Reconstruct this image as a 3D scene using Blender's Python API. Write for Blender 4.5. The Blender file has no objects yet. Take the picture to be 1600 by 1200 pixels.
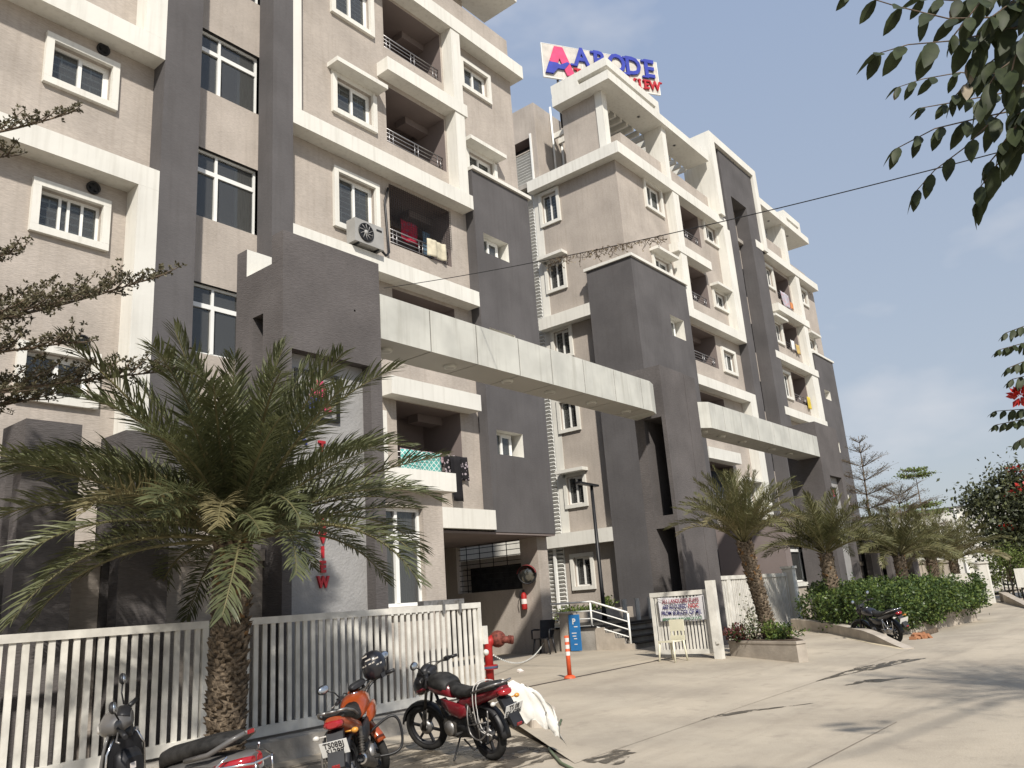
import bpy, bmesh, math, random
import numpy as np
from mathutils import Vector, Matrix, noise as mnoise
C = bpy.context.scene
COL = C.collection
R = math.radians
rnd = random.Random(7)

# ------------------------------------------------------------------ camera, sky, sun, exposure
CAM_F, CAM_PITCH, CAM_ROLL, CAM_YAW, EYE = 1263.9, 0.26416, -0.0732, 0.66518, 1.6
def _cam():
    cp, sp = math.cos(CAM_PITCH), math.sin(CAM_PITCH); cr, sr = math.cos(CAM_ROLL), math.sin(CAM_ROLL)
    P = np.array([[1, 0, 0], [0, sp, -cp], [0, cp, sp]]); Q = np.array([[cr, -sr, 0], [sr, cr, 0], [0, 0, 1]])
    s, c = math.sin(CAM_YAW), math.cos(CAM_YAW)
    W = np.array([[s, -c, 0], [c, s, 0], [0, 0, 1]])
    M = Q @ P @ W
    cd = bpy.data.cameras.new('camera'); co = bpy.data.objects.new('camera', cd); COL.objects.link(co)
    cd.sensor_width = 36; cd.lens = CAM_F / 1600 * 36; cd.clip_start = 0.05; cd.clip_end = 3000
    m = Matrix.Identity(4)
    for i in range(3):
        m[i][0] = M[0][i]; m[i][1] = -M[1][i]; m[i][2] = -M[2][i]
    m[2][3] = EYE
    co.matrix_world = m
    C.camera = co
_cam()
SUN_DIR = Vector((-0.85, -1.0, 1.18)).normalized()
w = bpy.data.worlds.new('World'); C.world = w; w.use_nodes = True
nt = w.node_tree; nt.nodes.clear()
def NN(t, **k):
    n = nt.nodes.new(t)
    for a, b in k.items(): setattr(n, a, b)
    return n
sky = NN('ShaderNodeTexSky', sky_type='NISHITA', sun_disc=False)
sky.sun_elevation = math.asin(SUN_DIR.z); sky.sun_rotation = math.atan2(SUN_DIR.x, SUN_DIR.y)
sky.air_density = 1.25; sky.dust_density = 2.2; sky.ozone_density = 3.5; sky.altitude = 500
tc = NN('ShaderNodeTexCoord'); mp = NN('ShaderNodeMapping'); mp.inputs['Scale'].default_value = (2.2, 2.2, 4.5)
mp.inputs['Location'].default_value = (0.35, 1.1, 0.2)
cn = NN('ShaderNodeTexNoise'); cn.inputs['Scale'].default_value = 1.3; cn.inputs['Detail'].default_value = 5; cn.inputs['Roughness'].default_value = .5
cr_ = NN('ShaderNodeValToRGB'); cr_.color_ramp.elements[0].position = .56; cr_.color_ramp.elements[1].position = .74
cr_.color_ramp.elements[0].color = (0, 0, 0, 1); cr_.color_ramp.elements[1].color = (.75, .75, .75, 1)
mx = NN('ShaderNodeMix', data_type='RGBA'); mx.inputs[7].default_value = (5.2, 5.3, 5.6, 1)
hz = NN('ShaderNodeMix', data_type='RGBA'); hz.inputs[7].default_value = (4.45, 4.8, 5.35, 1); hz.inputs[0].default_value = .8
bg = NN('ShaderNodeBackground'); bg.inputs[1].default_value = .092
out = NN('ShaderNodeOutputWorld')
L = nt.links.new
L(tc.outputs['Generated'], mp.inputs[0]); L(mp.outputs[0], cn.inputs['Vector']); L(cn.outputs[0], cr_.inputs[0])
sx_ = NN('ShaderNodeSeparateXYZ'); er = NN('ShaderNodeValToRGB'); er.color_ramp.elements[0].position = 0; er.color_ramp.elements[1].position = .75
er.color_ramp.elements[0].color = (3.85, 4.0, 4.2, 1); er.color_ramp.elements[1].color = (2.55, 3.25, 4.65, 1); e2 = er.color_ramp.elements.new(.3); e2.color = (3.3, 3.75, 4.45, 1)
L(tc.outputs['Generated'], sx_.inputs[0]); L(sx_.outputs[2], er.inputs[0]); L(er.outputs[0], hz.inputs[7])
L(sky.outputs[0], hz.inputs[6]); L(hz.outputs[2], mx.inputs[6])
L(cr_.outputs[0], mx.inputs[0]); L(mx.outputs[2], bg.inputs[0]); L(bg.outputs[0], out.inputs[0])
sd = bpy.data.lights.new('sun', 'SUN'); so = bpy.data.objects.new('sun', sd); COL.objects.link(so)
sd.energy = 3.6; sd.angle = R(1.8); sd.color = (1, .94, .85)
so.rotation_euler = SUN_DIR.to_track_quat('Z', 'Y').to_euler()
C.view_settings.view_transform = 'Standard'; C.view_settings.look = 'None'; C.view_settings.exposure = 0.6; C.view_settings.gamma = 1
C.view_settings.use_curve_mapping = False
C.cycles.max_bounces = 6; C.cycles.diffuse_bounces = 3; C.cycles.transparent_max_bounces = 10; C.cycles.caustics_reflective = False; C.cycles.caustics_refractive = False

# ------------------------------------------------------------------ materials
def mat(name, col, rough=.8, metal=0, var=.12, vscale=3.0, stretch=(1, 1, 1), bump=0, bscale=30, bstretch=None, spec=.3, col2=None, streak=0, coat=0, rand=0, detail=5, grain=0):
    m = bpy.data.materials.new(name); m.use_nodes = True
    t = m.node_tree; n = t.nodes; l = t.links.new
    b = n['Principled BSDF']; b.inputs['Roughness'].default_value = rough; b.inputs['Metallic'].default_value = metal
    b.inputs['Specular IOR Level'].default_value = spec
    if coat: b.inputs['Coat Weight'].default_value = coat; b.inputs['Coat Roughness'].default_value = .08
    g = n.new('ShaderNodeNewGeometry'); tcx = n.new('ShaderNodeTexCoord')
    def tex(scale, st, det=detail):
        mpx = n.new('ShaderNodeMapping'); mpx.inputs['Scale'].default_value = st
        x = n.new('ShaderNodeTexNoise'); x.inputs['Scale'].default_value = scale; x.inputs['Detail'].default_value = det
        l(g.outputs['Position'], mpx.inputs[0]); l(mpx.outputs[0], x.inputs['Vector']); return x.outputs[0]
    c2 = col2 or tuple(c * (1 - 2 * var) for c in col)
    mixn = n.new('ShaderNodeMix'); mixn.data_type = 'RGBA'
    hi = tuple(min(1, c * (1 + var)) for c in col)
    mixn.inputs[6].default_value = (*c2, 1); mixn.inputs[7].default_value = (*hi, 1)
    rp = n.new('ShaderNodeMapRange'); rp.inputs[1].default_value = .3; rp.inputs[2].default_value = .7
    l(tex(vscale, stretch), rp.inputs[0]); l(rp.outputs[0], mixn.inputs[0])
    cur = mixn.outputs[2]
    if grain:
        gn = tex(16, (.8, .8, 4.5), 4); rg_ = n.new('ShaderNodeMapRange'); rg_.inputs[1].default_value = .32; rg_.inputs[2].default_value = .68; rg_.inputs[3].default_value = 1 - grain; rg_.inputs[4].default_value = 1 + grain * .6
        hg = n.new('ShaderNodeHueSaturation'); l(gn, rg_.inputs[0]); l(rg_.outputs[0], hg.inputs['Value']); l(cur, hg.inputs['Color']); cur = hg.outputs[0]
    if streak:
        s = tex(1.0, (9, 9, .55), 6); r2 = n.new('ShaderNodeMapRange'); r2.inputs[1].default_value = .5; r2.inputs[2].default_value = .75
        r2.inputs[4].default_value = streak; l(s, r2.inputs[0])
        m2 = n.new('ShaderNodeMix'); m2.data_type = 'RGBA'; l(r2.outputs[0], m2.inputs[0]); l(cur, m2.inputs[6])
        m2.inputs[7].default_value = (*[c * .55 * k for c, k in zip(col, (1, .96, .88))], 1); cur = m2.outputs[2]
    if rand:
        oi = n.new('ShaderNodeObjectInfo'); hs = n.new('ShaderNodeHueSaturation'); r3 = n.new('ShaderNodeMapRange')
        r3.inputs[3].default_value = 1 - rand; r3.inputs[4].default_value = 1 + rand
        l(oi.outputs['Random'], r3.inputs[0]); l(r3.outputs[0], hs.inputs['Value']); l(cur, hs.inputs['Color']); cur = hs.outputs[0]
    l(cur, b.inputs['Base Color'])
    if bump:
        bn = n.new('ShaderNodeBump'); bn.inputs['Strength'].default_value = bump; bn.inputs['Distance'].default_value = .02
        l(tex(bscale, bstretch or (1, 1, 1), 3), bn.inputs['Height']); l(bn.outputs[0], b.inputs['Normal'])
    return m
def leafmat(name, col, col2, trans=.25, rough=.5, vs=6, spec=.35):
    m = mat(name, col, rough, var=.15, vscale=vs, col2=col2, spec=spec)
    t = m.node_tree; n = t.nodes; b = n['Principled BSDF']
    tr = n.new('ShaderNodeBsdfTranslucent'); mxs = n.new('ShaderNodeMixShader'); mxs.inputs[0].default_value = trans
    src = b.inputs['Base Color'].links[0].from_socket
    t.links.new(src, tr.inputs[0]); t.links.new(b.outputs[0], mxs.inputs[1]); t.links.new(tr.outputs[0], mxs.inputs[2])
    t.links.new(mxs.outputs[0], n['Material Output'].inputs[0]); return m
HS = (.7, .7, 9)
TAUPE = mat('taupe_stucco', (.425, .378, .333), .92, var=.085, vscale=.9, bump=.3, bscale=11, bstretch=(1.0, 1.0, 6), streak=.26, spec=.15, grain=.13)
WHITE = mat('white_stucco', (.69, .675, .62), .85, var=.04, vscale=.8, bump=.15, bscale=9, streak=.3, spec=.2)
DARK = mat('charcoal_stucco', (.112, .106, .107), .9, var=.09, vscale=.8, bump=.18, bscale=12, bstretch=(1.0, 1.0, 5), streak=.2, spec=.15, grain=.08)
PURP = mat('charcoal_rough_stucco', (.118, .108, .106), .92, var=.1, vscale=1.2, bump=.42, bscale=14, bstretch=(1.0, 1.0, 5), spec=.15, grain=.12, streak=.1)
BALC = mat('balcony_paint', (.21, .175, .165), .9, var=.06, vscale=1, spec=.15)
UPVC = mat('white_upvc', (.78, .78, .75), .45, var=.03, vscale=2, spec=.4)
FENCE = mat('white_fence_paint', (.66, .64, .585), .55, var=.12, vscale=4, streak=.2, spec=.35, bump=.1, bscale=20)
GRILLE = mat('grey_grille_paint', (.62, .62, .60), .5, var=.1, spec=.4)
STEEL = mat('stainless_rail', (.35, .34, .34), .35, .8, var=.1)
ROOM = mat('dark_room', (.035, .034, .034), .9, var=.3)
CURT = mat('grey_curtain', (.30, .29, .26), .9, var=.25, vscale=14, stretch=(6, 6, .2))
CURT2 = mat('brown_curtain', (.17, .13, .09), .9, var=.2, vscale=14, stretch=(6, 6, .2))
BLACK = mat('black_plastic', (.018, .018, .02), .45, var=.2, vscale=8, spec=.4)
RUBBER = mat('tyre_rubber', (.03, .029, .028), .85, var=.25, vscale=9, spec=.2)
BMET = mat('black_metal', (.022, .022, .023), .4, .2, var=.15)
CHROME = mat('chrome', (.65, .65, .66), .18, 1, var=.08)
ALU = mat('dull_alloy', (.32, .31, .30), .45, .8, var=.2, vscale=15)
CONC = mat('plinth_concrete', (.36, .335, .30), .9, var=.16, vscale=2.2, bump=.35, bscale=24, streak=.25, spec=.2)
DUST = mat('dusty_render', (.43, .38, .32), .93, var=.12, vscale=2.5, bump=.3, bscale=20, streak=.2, spec=.15)
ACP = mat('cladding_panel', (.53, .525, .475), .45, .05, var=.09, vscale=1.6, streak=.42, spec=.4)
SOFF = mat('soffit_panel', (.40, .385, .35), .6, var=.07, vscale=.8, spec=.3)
JOINT = mat('joint_sealant', (.07, .065, .06), .8)
GRAN = mat('flamed_granite', (.31, .305, .30), .6, var=.06, vscale=3, bump=.5, bscale=28, spec=.35)
RED = mat('red_letter', (.42, .02, .03), .4, var=.1, spec=.4)
BLUE = mat('blue_letter', (.035, .05, .33), .4, var=.1, spec=.4)
PINK = mat('pink_letter', (.60, .06, .16), .4, var=.1, spec=.4)
WOODB = mat('bark', (.14, .105, .075), .9, var=.3, vscale=12, bump=.6, bscale=30)
def glassmat():
    m = bpy.data.materials.new('window_glass'); m.use_nodes = True; t = m.node_tree; n = t.nodes; n.clear()
    g = n.new('ShaderNodeBsdfGlossy'); g.inputs['Roughness'].default_value = .03; g.inputs[0].default_value = (.85, .9, .92, 1)
    tr = n.new('ShaderNodeBsdfTransparent'); tr.inputs[0].default_value = (.62, .68, .68, 1)
    f = n.new('ShaderNodeFresnel'); f.inputs[0].default_value = 1.5
    ma = n.new('ShaderNodeMath'); ma.operation = 'MULTIPLY_ADD'; ma.inputs[1].default_value = 1.0; ma.inputs[2].default_value = .02
    mxs = n.new('ShaderNodeMixShader'); o = n.new('ShaderNodeOutputMaterial'); l = t.links.new
    df = n.new('ShaderNodeBsdfDiffuse'); df.inputs[0].default_value = (.17, .17, .165, 1); m2 = n.new('ShaderNodeMixShader'); m2.inputs[0].default_value = .3
    l(tr.outputs[0], m2.inputs[1]); l(df.outputs[0], m2.inputs[2])
    l(f.outputs[0], ma.inputs[0]); l(ma.outputs[0], mxs.inputs[0]); l(m2.outputs[0], mxs.inputs[1]); l(g.outputs[0], mxs.inputs[2]); l(mxs.outputs[0], o.inputs[0])
    return m
GLASS = glassmat()
TINT = mat('tinted_glass', (.045, .05, .056), .06, var=.1, spec=.65)

# ------------------------------------------------------------------ geometry helpers
class MB:
    def __init__(s): s.v = []; s.f = []; s.m = []; s.smooth = []
    def add(s, vs, fs, mi=0, sm=False):
        b = len(s.v); s.v += [tuple(v) for v in vs]
        for f in fs: s.f.append(tuple(i + b for i in f)); s.m.append(mi); s.smooth.append(sm)
        return s
    def box(s, x0, x1, y0, y1, z0, z1, mi=0):
        return s.add([(x0, y0, z0), (x1, y0, z0), (x1, y1, z0), (x0, y1, z0), (x0, y0, z1), (x1, y0, z1), (x1, y1, z1), (x0, y1, z1)],
                     [(0, 3, 2, 1), (4, 5, 6, 7), (0, 1, 5, 4), (1, 2, 6, 5), (2, 3, 7, 6), (3, 0, 4, 7)], mi)
    def cbox(s, c, d, rot=None, mi=0, taper=1):
        hx, hy, hz = d[0] / 2, d[1] / 2, d[2] / 2
        vs = [Vector((a * hx * (taper if k > 0 else 1), b * hy * (taper if k > 0 else 1), k * hz)) for k in (-1, 1) for a, b in ((-1, -1), (1, -1), (1, 1), (-1, 1))]
        if rot is not None: vs = [rot @ v for v in vs]
        return s.add([v + Vector(c) for v in vs], [(0, 3, 2, 1), (4, 5, 6, 7), (0, 1, 5, 4), (1, 2, 6, 5), (2, 3, 7, 6), (3, 0, 4, 7)], mi)
    def quad(s, a, b, c, d, mi=0): return s.add([a, b, c, d], [(0, 1, 2, 3)], mi)
    def prism(s, poly, z0, z1, mi=0):
        n = len(poly); vs = [(p[0], p[1], z0) for p in poly] + [(p[0], p[1], z1) for p in poly]
        return s.add(vs, [tuple(range(n - 1, -1, -1)), tuple(range(n, 2 * n))] + [(i, (i + 1) % n, n + (i + 1) % n, n + i) for i in range(n)], mi)
    def prismY(s, poly, y0, y1, mi=0):          # polygon in x,z extruded along y
        n = len(poly); vs = [(p[0], y0, p[1]) for p in poly] + [(p[0], y1, p[1]) for p in poly]
        return s.add(vs, [tuple(range(n)), tuple(range(2 * n - 1, n - 1, -1))] + [(i, n + i, n + (i + 1) % n, (i + 1) % n) for i in range(n)], mi)
    def tube(s, pts, r, n=8, cap=True, mi=0, sm=True):
        pts = [Vector(p) for p in pts]; rs = r if isinstance(r, (list, tuple)) else [r] * len(pts)
        base = len(s.v); up = None
        for i, p in enumerate(pts):
            d = (pts[min(i + 1, len(pts) - 1)] - pts[max(i - 1, 0)])
            d = d.normalized() if d.length > 1e-9 else Vector((0, 0, 1))
            if up is None: up = d.orthogonal().normalized()
            up = (up - d * up.dot(d)); up = up.normalized() if up.length > 1e-6 else d.orthogonal().normalized()
            sd_ = d.cross(up)
            for k in range(n):
                a = 2 * math.pi * k / n
                s.v.append(tuple(p + (up * math.cos(a) + sd_ * math.sin(a)) * rs[i]))
        for i in range(len(pts) - 1):
            for k in range(n):
                a = base + i * n + k; b = base + i * n + (k + 1) % n
                s.f.append((a, b, b + n, a + n)); s.m.append(mi); s.smooth.append(sm)
        if cap:
            s.f.append(tuple(base + k for k in range(n - 1, -1, -1))); s.m.append(mi); s.smooth.append(False)
            e = base + (len(pts) - 1) * n
            s.f.append(tuple(e + k for k in range(n))); s.m.append(mi); s.smooth.append(False)
        return s
    def loft(s, secs, n=12, p=2.6, mi=0, cap=True):   # secs: (x, half_width_y, zc, half_height[, yc]) super-ellipses along x
        base = len(s.v)
        for q in secs:
            x, hw, zc, hh = q[:4]; yc = q[4] if len(q) > 4 else 0
            for k in range(n):
                a = 2 * math.pi * k / n; c_, s_ = math.cos(a), math.sin(a)
                s.v.append((x, yc + hw * math.copysign(abs(c_) ** (2 / p), c_), zc + hh * math.copysign(abs(s_) ** (2 / p), s_)))
        for i in range(len(secs) - 1):
            for k in range(n):
                a = base + i * n + k; b = base + i * n + (k + 1) % n
                s.f.append((a, b, b + n, a + n)); s.m.append(mi); s.smooth.append(True)
        if cap:
            s.f.append(tuple(base + k for k in range(n - 1, -1, -1))); s.m.append(mi); s.smooth.append(False)
            e = base + (len(secs) - 1) * n
            s.f.append(tuple(e + k for k in range(n))); s.m.append(mi); s.smooth.append(False)
        return s
    @staticmethod
    def cr(pts, k=5):
        p = [Vector(q) for q in pts]; n = len(p) - 1; out_ = []
        for i in range(n):
            a, b, c, d = p[max(0, i - 1)], p[i], p[i + 1], p[min(n, i + 2)]
            for j in range(k):
                t = j / k; out_.append(.5 * ((2 * b) + (c - a) * t + (2 * a - 5 * b + 4 * c - d) * t * t + (3 * b - a - 3 * c + d) * t ** 3))
        return out_ + [p[-1]]
    def lathe(s, prof, n=16, c=(0, 0, 0), axis='z', mi=0, sm=True):    # prof: (radius, height)
        base = len(s.v)
        for r_, h in prof:
            for k in range(n):
                a = 2 * math.pi * k / n; u, v_ = r_ * math.cos(a), r_ * math.sin(a)
                q = (u, v_, h) if axis == 'z' else ((u, h, v_) if axis == 'y' else (h, u, v_))
                s.v.append((q[0] + c[0], q[1] + c[1], q[2] + c[2]))
        for i in range(len(prof) - 1):
            for k in range(n):
                a = base + i * n + k; b = base + i * n + (k + 1) % n
                s.f.append((a, b, b + n, a + n)); s.m.append(mi); s.smooth.append(sm)
        return s
    def ico(s, c, r, mi=0, n=10, m=6):
        prof = [(max(1e-4, math.sin(math.pi * i / m)), -math.cos(math.pi * i / m)) for i in range(m + 1)]
        b = len(s.v); s.lathe(prof, n, (0, 0, 0), 'z', mi)
        rr = r if isinstance(r, (list, tuple)) else (r, r, r)
        for i in range(b, len(s.v)): s.v[i] = (s.v[i][0] * rr[0] + c[0], s.v[i][1] * rr[1] + c[1], s.v[i][2] * rr[2] + c[2])
        return s
    def xf(s, m):
        s.v = [tuple(m @ Vector(v)) for v in s.v]; return s
    def mesh(s, name, mats):
        me = bpy.data.meshes.new(name); me.from_pydata(s.v, [], s.f)
        for x in (mats if isinstance(mats, (list, tuple)) else [mats]): me.materials.append(x)
        if any(s.m): me.polygons.foreach_set('material_index', s.m)
        if any(s.smooth): me.polygons.foreach_set('use_smooth', s.smooth)
        me.update(); return me

def tag(o, label=None, cat=None, group=None, kind=None):
    if label: o['label'] = label
    if cat: o['category'] = cat
    if group: o['group'] = group
    if kind: o['kind'] = kind
    return o
def link(name, data, parent=None):
    o = bpy.data.objects.new(name, data); COL.objects.link(o)
    if parent is not None:
        o.parent = parent
        if 'wi' in parent: o.matrix_parent_inverse = Matrix.Translation(-Vector(parent['wi']))
    return o
def part(name, mb, mats, parent, kind=None, label=None):
    o = link(name, mb.mesh(name, mats) if isinstance(mb, MB) else mb, parent)
    if kind: o['kind'] = kind
    if label: o['label'] = label
    return o
def thing(name, label, cat, loc=(0, 0, 0), group=None):      # Empty at the thing's base; children are modelled in world coordinates
    o = bpy.data.objects.new(name, None); COL.objects.link(o); o.location = loc; o['wi'] = tuple(loc); o.empty_display_size = .2
    return tag(o, label, cat, group, 'thing')
def lthing(name, label, cat, mw, group=None):                 # Empty with a full matrix; children are modelled in local coordinates
    o = bpy.data.objects.new(name, None); COL.objects.link(o); o.matrix_world = mw
    return tag(o, label, cat, group, 'thing')
def single(name, mb, mats, label, cat, group=None, kind=None, origin=(0, 0, 0)):
    if isinstance(mb, MB) and any(origin):
        mb.v = [(a - origin[0], b - origin[1], c - origin[2]) for a, b, c in mb.v]
    o = link(name, mb.mesh(name, mats) if isinstance(mb, MB) else mb); o.location = origin
    return tag(o, label, cat, group, kind or 'thing')
def struct(name, mb, mats): return tag(link(name, mb.mesh(name, mats)), kind='structure')
def copy_tree(o, parent=None):
    c = o.copy(); COL.objects.link(c)
    if parent is not None: c.parent = parent
    for ch in list(o.children): copy_tree(ch, c)
    return c
def bx(name, m, parent, *b): return part(name, MB().box(*b), m, parent)
def text_mesh(body, size, depth=.01, offset=0.0, align='CENTER', sx=1.0):
    cu = bpy.data.curves.new('text', 'FONT'); cu.body = body; cu.size = size; cu.extrude = depth / 2; cu.offset = offset; cu.align_x = align; cu.align_y = 'CENTER'; cu.resolution_u = 3
    o = bpy.data.objects.new('text', cu); COL.objects.link(o)
    me = bpy.data.meshes.new_from_object(o.evaluated_get(bpy.context.evaluated_depsgraph_get()))
    bpy.data.objects.remove(o); bpy.data.curves.remove(cu)
    if sx != 1.0: me.transform(Matrix.Diagonal((sx, 1, 1, 1)))
    return me
FACE_Y = Matrix.Rotation(R(90), 4, 'X')                       # text lying in xy stood up to face -Y
def text_on(name, body, m, parent, loc, size, depth=.02, offset=.0, face=FACE_Y, sx=1.0, fit=None):
    me = text_mesh(body, size, depth, offset, sx=sx)
    if fit:
        xs = [v.co.x for v in me.vertices]; me.transform(Matrix.Translation((-(max(xs) + min(xs)) / 2, 0, 0))); me.transform(Matrix.Diagonal((fit / (max(xs) - min(xs)), 1, 1, 1)))
    me.materials.clear(); me.materials.append(m)
    me.transform(Matrix.Translation(loc) @ face)
    return part(name, me, None, parent)

def holed(axis, plane, u0, u1, z0, z1, holes):
    """A wall face with real openings. axis 'y': plane y=const facing -Y, u=x. axis 'x': plane x=const facing -X, u=y.
    hole = (u0,u1,z0,z1,depth,reveal_mat,back_mat) ; back_mat None leaves it open."""
    mb = MB()
    us = sorted({u0, u1, *[h[0] for h in holes], *[h[1] for h in holes]}); zs = sorted({z0, z1, *[h[2] for h in holes], *[h[3] for h in holes]})
    def P(u, d, z): return (u, plane + d, z) if axis == 'y' else (plane + d, u, z)
    def Q(a, b, c, d, mi=0):
        mb.quad(*((a, b, c, d) if axis == 'y' else (d, c, b, a)), mi)
    for i in range(len(us) - 1):
        for j in range(len(zs) - 1):
            cu, cz = (us[i] + us[i + 1]) / 2, (zs[j] + zs[j + 1]) / 2
            if any(h[0] < cu < h[1] and h[2] < cz < h[3] for h in holes): continue
            Q(P(us[i], 0, zs[j]), P(us[i + 1], 0, zs[j]), P(us[i + 1], 0, zs[j + 1]), P(us[i], 0, zs[j + 1]))
    for h in holes:
        a, b, c, d, dep, mi, bk = h
        Q(P(a, dep, c), P(b, dep, c), P(b, 0, c), P(a, 0, c), mi); Q(P(a, 0, d), P(b, 0, d), P(b, dep, d), P(a, dep, d), mi)
        Q(P(a, dep, c), P(a, 0, c), P(a, 0, d), P(a, dep, d), mi); Q(P(b, 0, c), P(b, dep, c), P(b, dep, d), P(b, 0, d), mi)
        if bk is not None: Q(P(a, dep, c), P(b, dep, c), P(b, dep, d), P(a, dep, d), bk)
    return mb
# ------------------------------------------------------------------ ground
PLOT = .18
mb = MB(); n = 40
for i in range(1): mb.quad((-600, -600, 0), (900, -600, 0), (900, 900, 0), (-600, 900, 0))
def roadmat():
    m = mat('dusty_concrete_road', (.43, .375, .295), .9, var=.11, vscale=.45, stretch=(1, 1, 1), bump=.25, bscale=40, spec=.2, col2=(.32, .28, .225))
    t = m.node_tree; n = t.nodes; l = t.links.new; b = n['Principled BSDF']; g = n['Geometry'] if 'Geometry' in n else [x for x in n if x.type == 'NEW_GEOMETRY'][0]
    cur = b.inputs['Base Color'].links[0].from_socket
    def layer(cur, scale, st, lo, hi, amt, col, det=6):
        mpx = n.new('ShaderNodeMapping'); mpx.inputs['Scale'].default_value = st; mpx.inputs['Rotation'].default_value = (0, 0, R(-12))
        x = n.new('ShaderNodeTexNoise'); x.inputs['Scale'].default_value = scale; x.inputs['Detail'].default_value = det; x.inputs['Roughness'].default_value = .65
        r = n.new('ShaderNodeMapRange'); r.inputs[1].default_value = lo; r.inputs[2].default_value = hi; r.inputs[4].default_value = amt
        q = n.new('ShaderNodeMix'); q.data_type = 'RGBA'; q.inputs[7].default_value = (*col, 1)
        l(g.outputs['Position'], mpx.inputs[0]); l(mpx.outputs[0], x.inputs['Vector']); l(x.outputs[0], r.inputs[0]); l(r.outputs[0], q.inputs[0]); l(cur, q.inputs[6]); return q.outputs[2]
    cur = layer(cur, 1.0, (.18, 1.6, 1), .5, .72, .45, (.24, .205, .165))      # streaks of dust along the road
    cur = layer(cur, .9, (1, 1, 1), .5, .66, .4, (.27, .235, .19)); cur = layer(cur, .35, (1, 1, 1), .48, .62, .3, (.47, .42, .34))
    cur = layer(cur, 7, (1, 1, 1), .5, .75, .25, (.50, .44, .35))
    cur = layer(cur, 2.6, (1, 1, 1), .58, .68, .35, (.23, .20, .165), 4)
    cur = layer(cur, 60, (1, 1, 1), .55, .8, .35, (.22, .19, .16), 2)
    l(cur, b.inputs['Base Color']); return m
ROAD = roadmat()
struct('road', mb, ROAD)
# compound floor and the two ramps
mb = MB()
for x0, x1 in ((-30, 9.2), (30.9, 70)): mb.quad((x0, 9.25, PLOT), (x1, 9.25, PLOT), (x1, 40, PLOT), (x0, 40, PLOT))
mb.quad((9.2, 9.25, PLOT), (30.9, 9.25, PLOT), (30.9, 40, PLOT), (9.2, 40, PLOT))
struct('compound_floor', mb, ROAD)
def ramp(name, near, far):
    mb = MB(); k = 8
    for i in range(k):
        a, b = i / k, (i + 1) / k
        p = lambda t, s: tuple(Vector(near[s]).lerp(Vector(far[s]), t))
        mb.quad(p(a, 0), p(a, 1), p(b, 1), p(b, 0))
    return struct(name, mb, ROAD)
ramp('driveway', ((7.2, 5.2, .004), (20.4, 5.1, .004)), ((10.3, 9.25, PLOT), (27.0, 9.25, PLOT)))
single('gate_track', MB().box(11.2, 17.0, 9.28, 9.36, PLOT - .02, PLOT + .006), mat('rusty_track', (.07, .055, .045), .8), 'dark steel gate track let into the concrete across the driveway', 'gate track')

# ------------------------------------------------------------------ windows, balconies
WCACHE = {}
def wmeshes(w, h, kind, npane):
    k = (round(w, 2), round(h, 2), kind, npane)
    if k in WCACHE: return WCACHE[k]
    B = .14
    s = MB()
    if kind in ('border', 'hood'):
        pr = -.09
        s.box(-B, w + B, pr, .0, -B, 0); s.box(-B, 0, pr, .0, .002, h); s.box(w, w + B, pr, .0, .002, h)
        s.box(-B, w + B, pr if kind == 'border' else -.02, .0, h + .002, h + B)
        if kind == 'hood': s.box(-B - .12, w + B + .12, -.42, .0, h + B + .002, h + B + .13)
    else:
        s.box(.0, w, .02, .12, -.03, 0.012)
    fr = MB(); d0, d1 = .1, .16; e = .055
    fr.box(0, w, d0, d1, 0, e); fr.box(0, w, d0, d1, h - e, h); fr.box(0, e, d0, d1, e, h - e); fr.box(w - e, w, d0, d1, e, h - e)
    top = h - e
    if kind == 'stair':
        tz = h * .70; fr.box(e, w - e, d0 - .01, d1, tz - .05, tz + .05); fr.box(w * .45 - .03, w * .45 + .03, d0, d1, tz + .05, h - e); top = tz - .05
        fr.box(w * .45 - .04, w * .45 + .04, d0 - .012, d1, e, tz - .05)
    elif npane > 2:
        for q in (.36, .5, .72): fr.box(w * q - .025, w * q + .025, d0 + .003, d1, e, h - e)
    else:
        fr.box(w * .5 - .035, w * .5 + .035, d0 - .012, d1, e, h - e)
        fr.box(w * .5 + .035, w - e, d0 + .01, d1 - .01, h - e - .06, h - e); fr.box(w - e - .05, w - e, d0 + .01, d1 - .01, e, h - e - .06)
    p1 = MB().quad((e, d1 - .02, e), (w * .5, d1 - .02, e), (w * .5, d1 - .02, top), (e, d1 - .02, top))
    p2 = MB().quad((w * .5, d1 - .035, e), (w - e, d1 - .035, e), (w - e, d1 - .035, top), (w * .5, d1 - .035, top))
    g = MB(); nb = max(4, int(h / .145))
    if kind != 'stair':
        for i in range(1, nb):
            z = h * i / nb; g.box(e, w - e, .18, .196, z - .016, z + .016)
        for q in (.22, .72):
            for a, b in ((.12, .38), (.62, .88)): g.box(w * q - .016, w * q + .016, .172, .18, h * a, h * b)
    else: g.box(w * .75, w - e, .22, .24, e, h - e)
    WCACHE[k] = (s.mesh('window', WHITE if kind != 'stair' and kind != 'plain' else UPVC), fr.mesh('frame', UPVC), p1.mesh('pane', GLASS), p2.mesh('pane', GLASS), g.mesh('grille', GRILLE if kind != 'stair' else CURT))
    return WCACHE[k]
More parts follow.
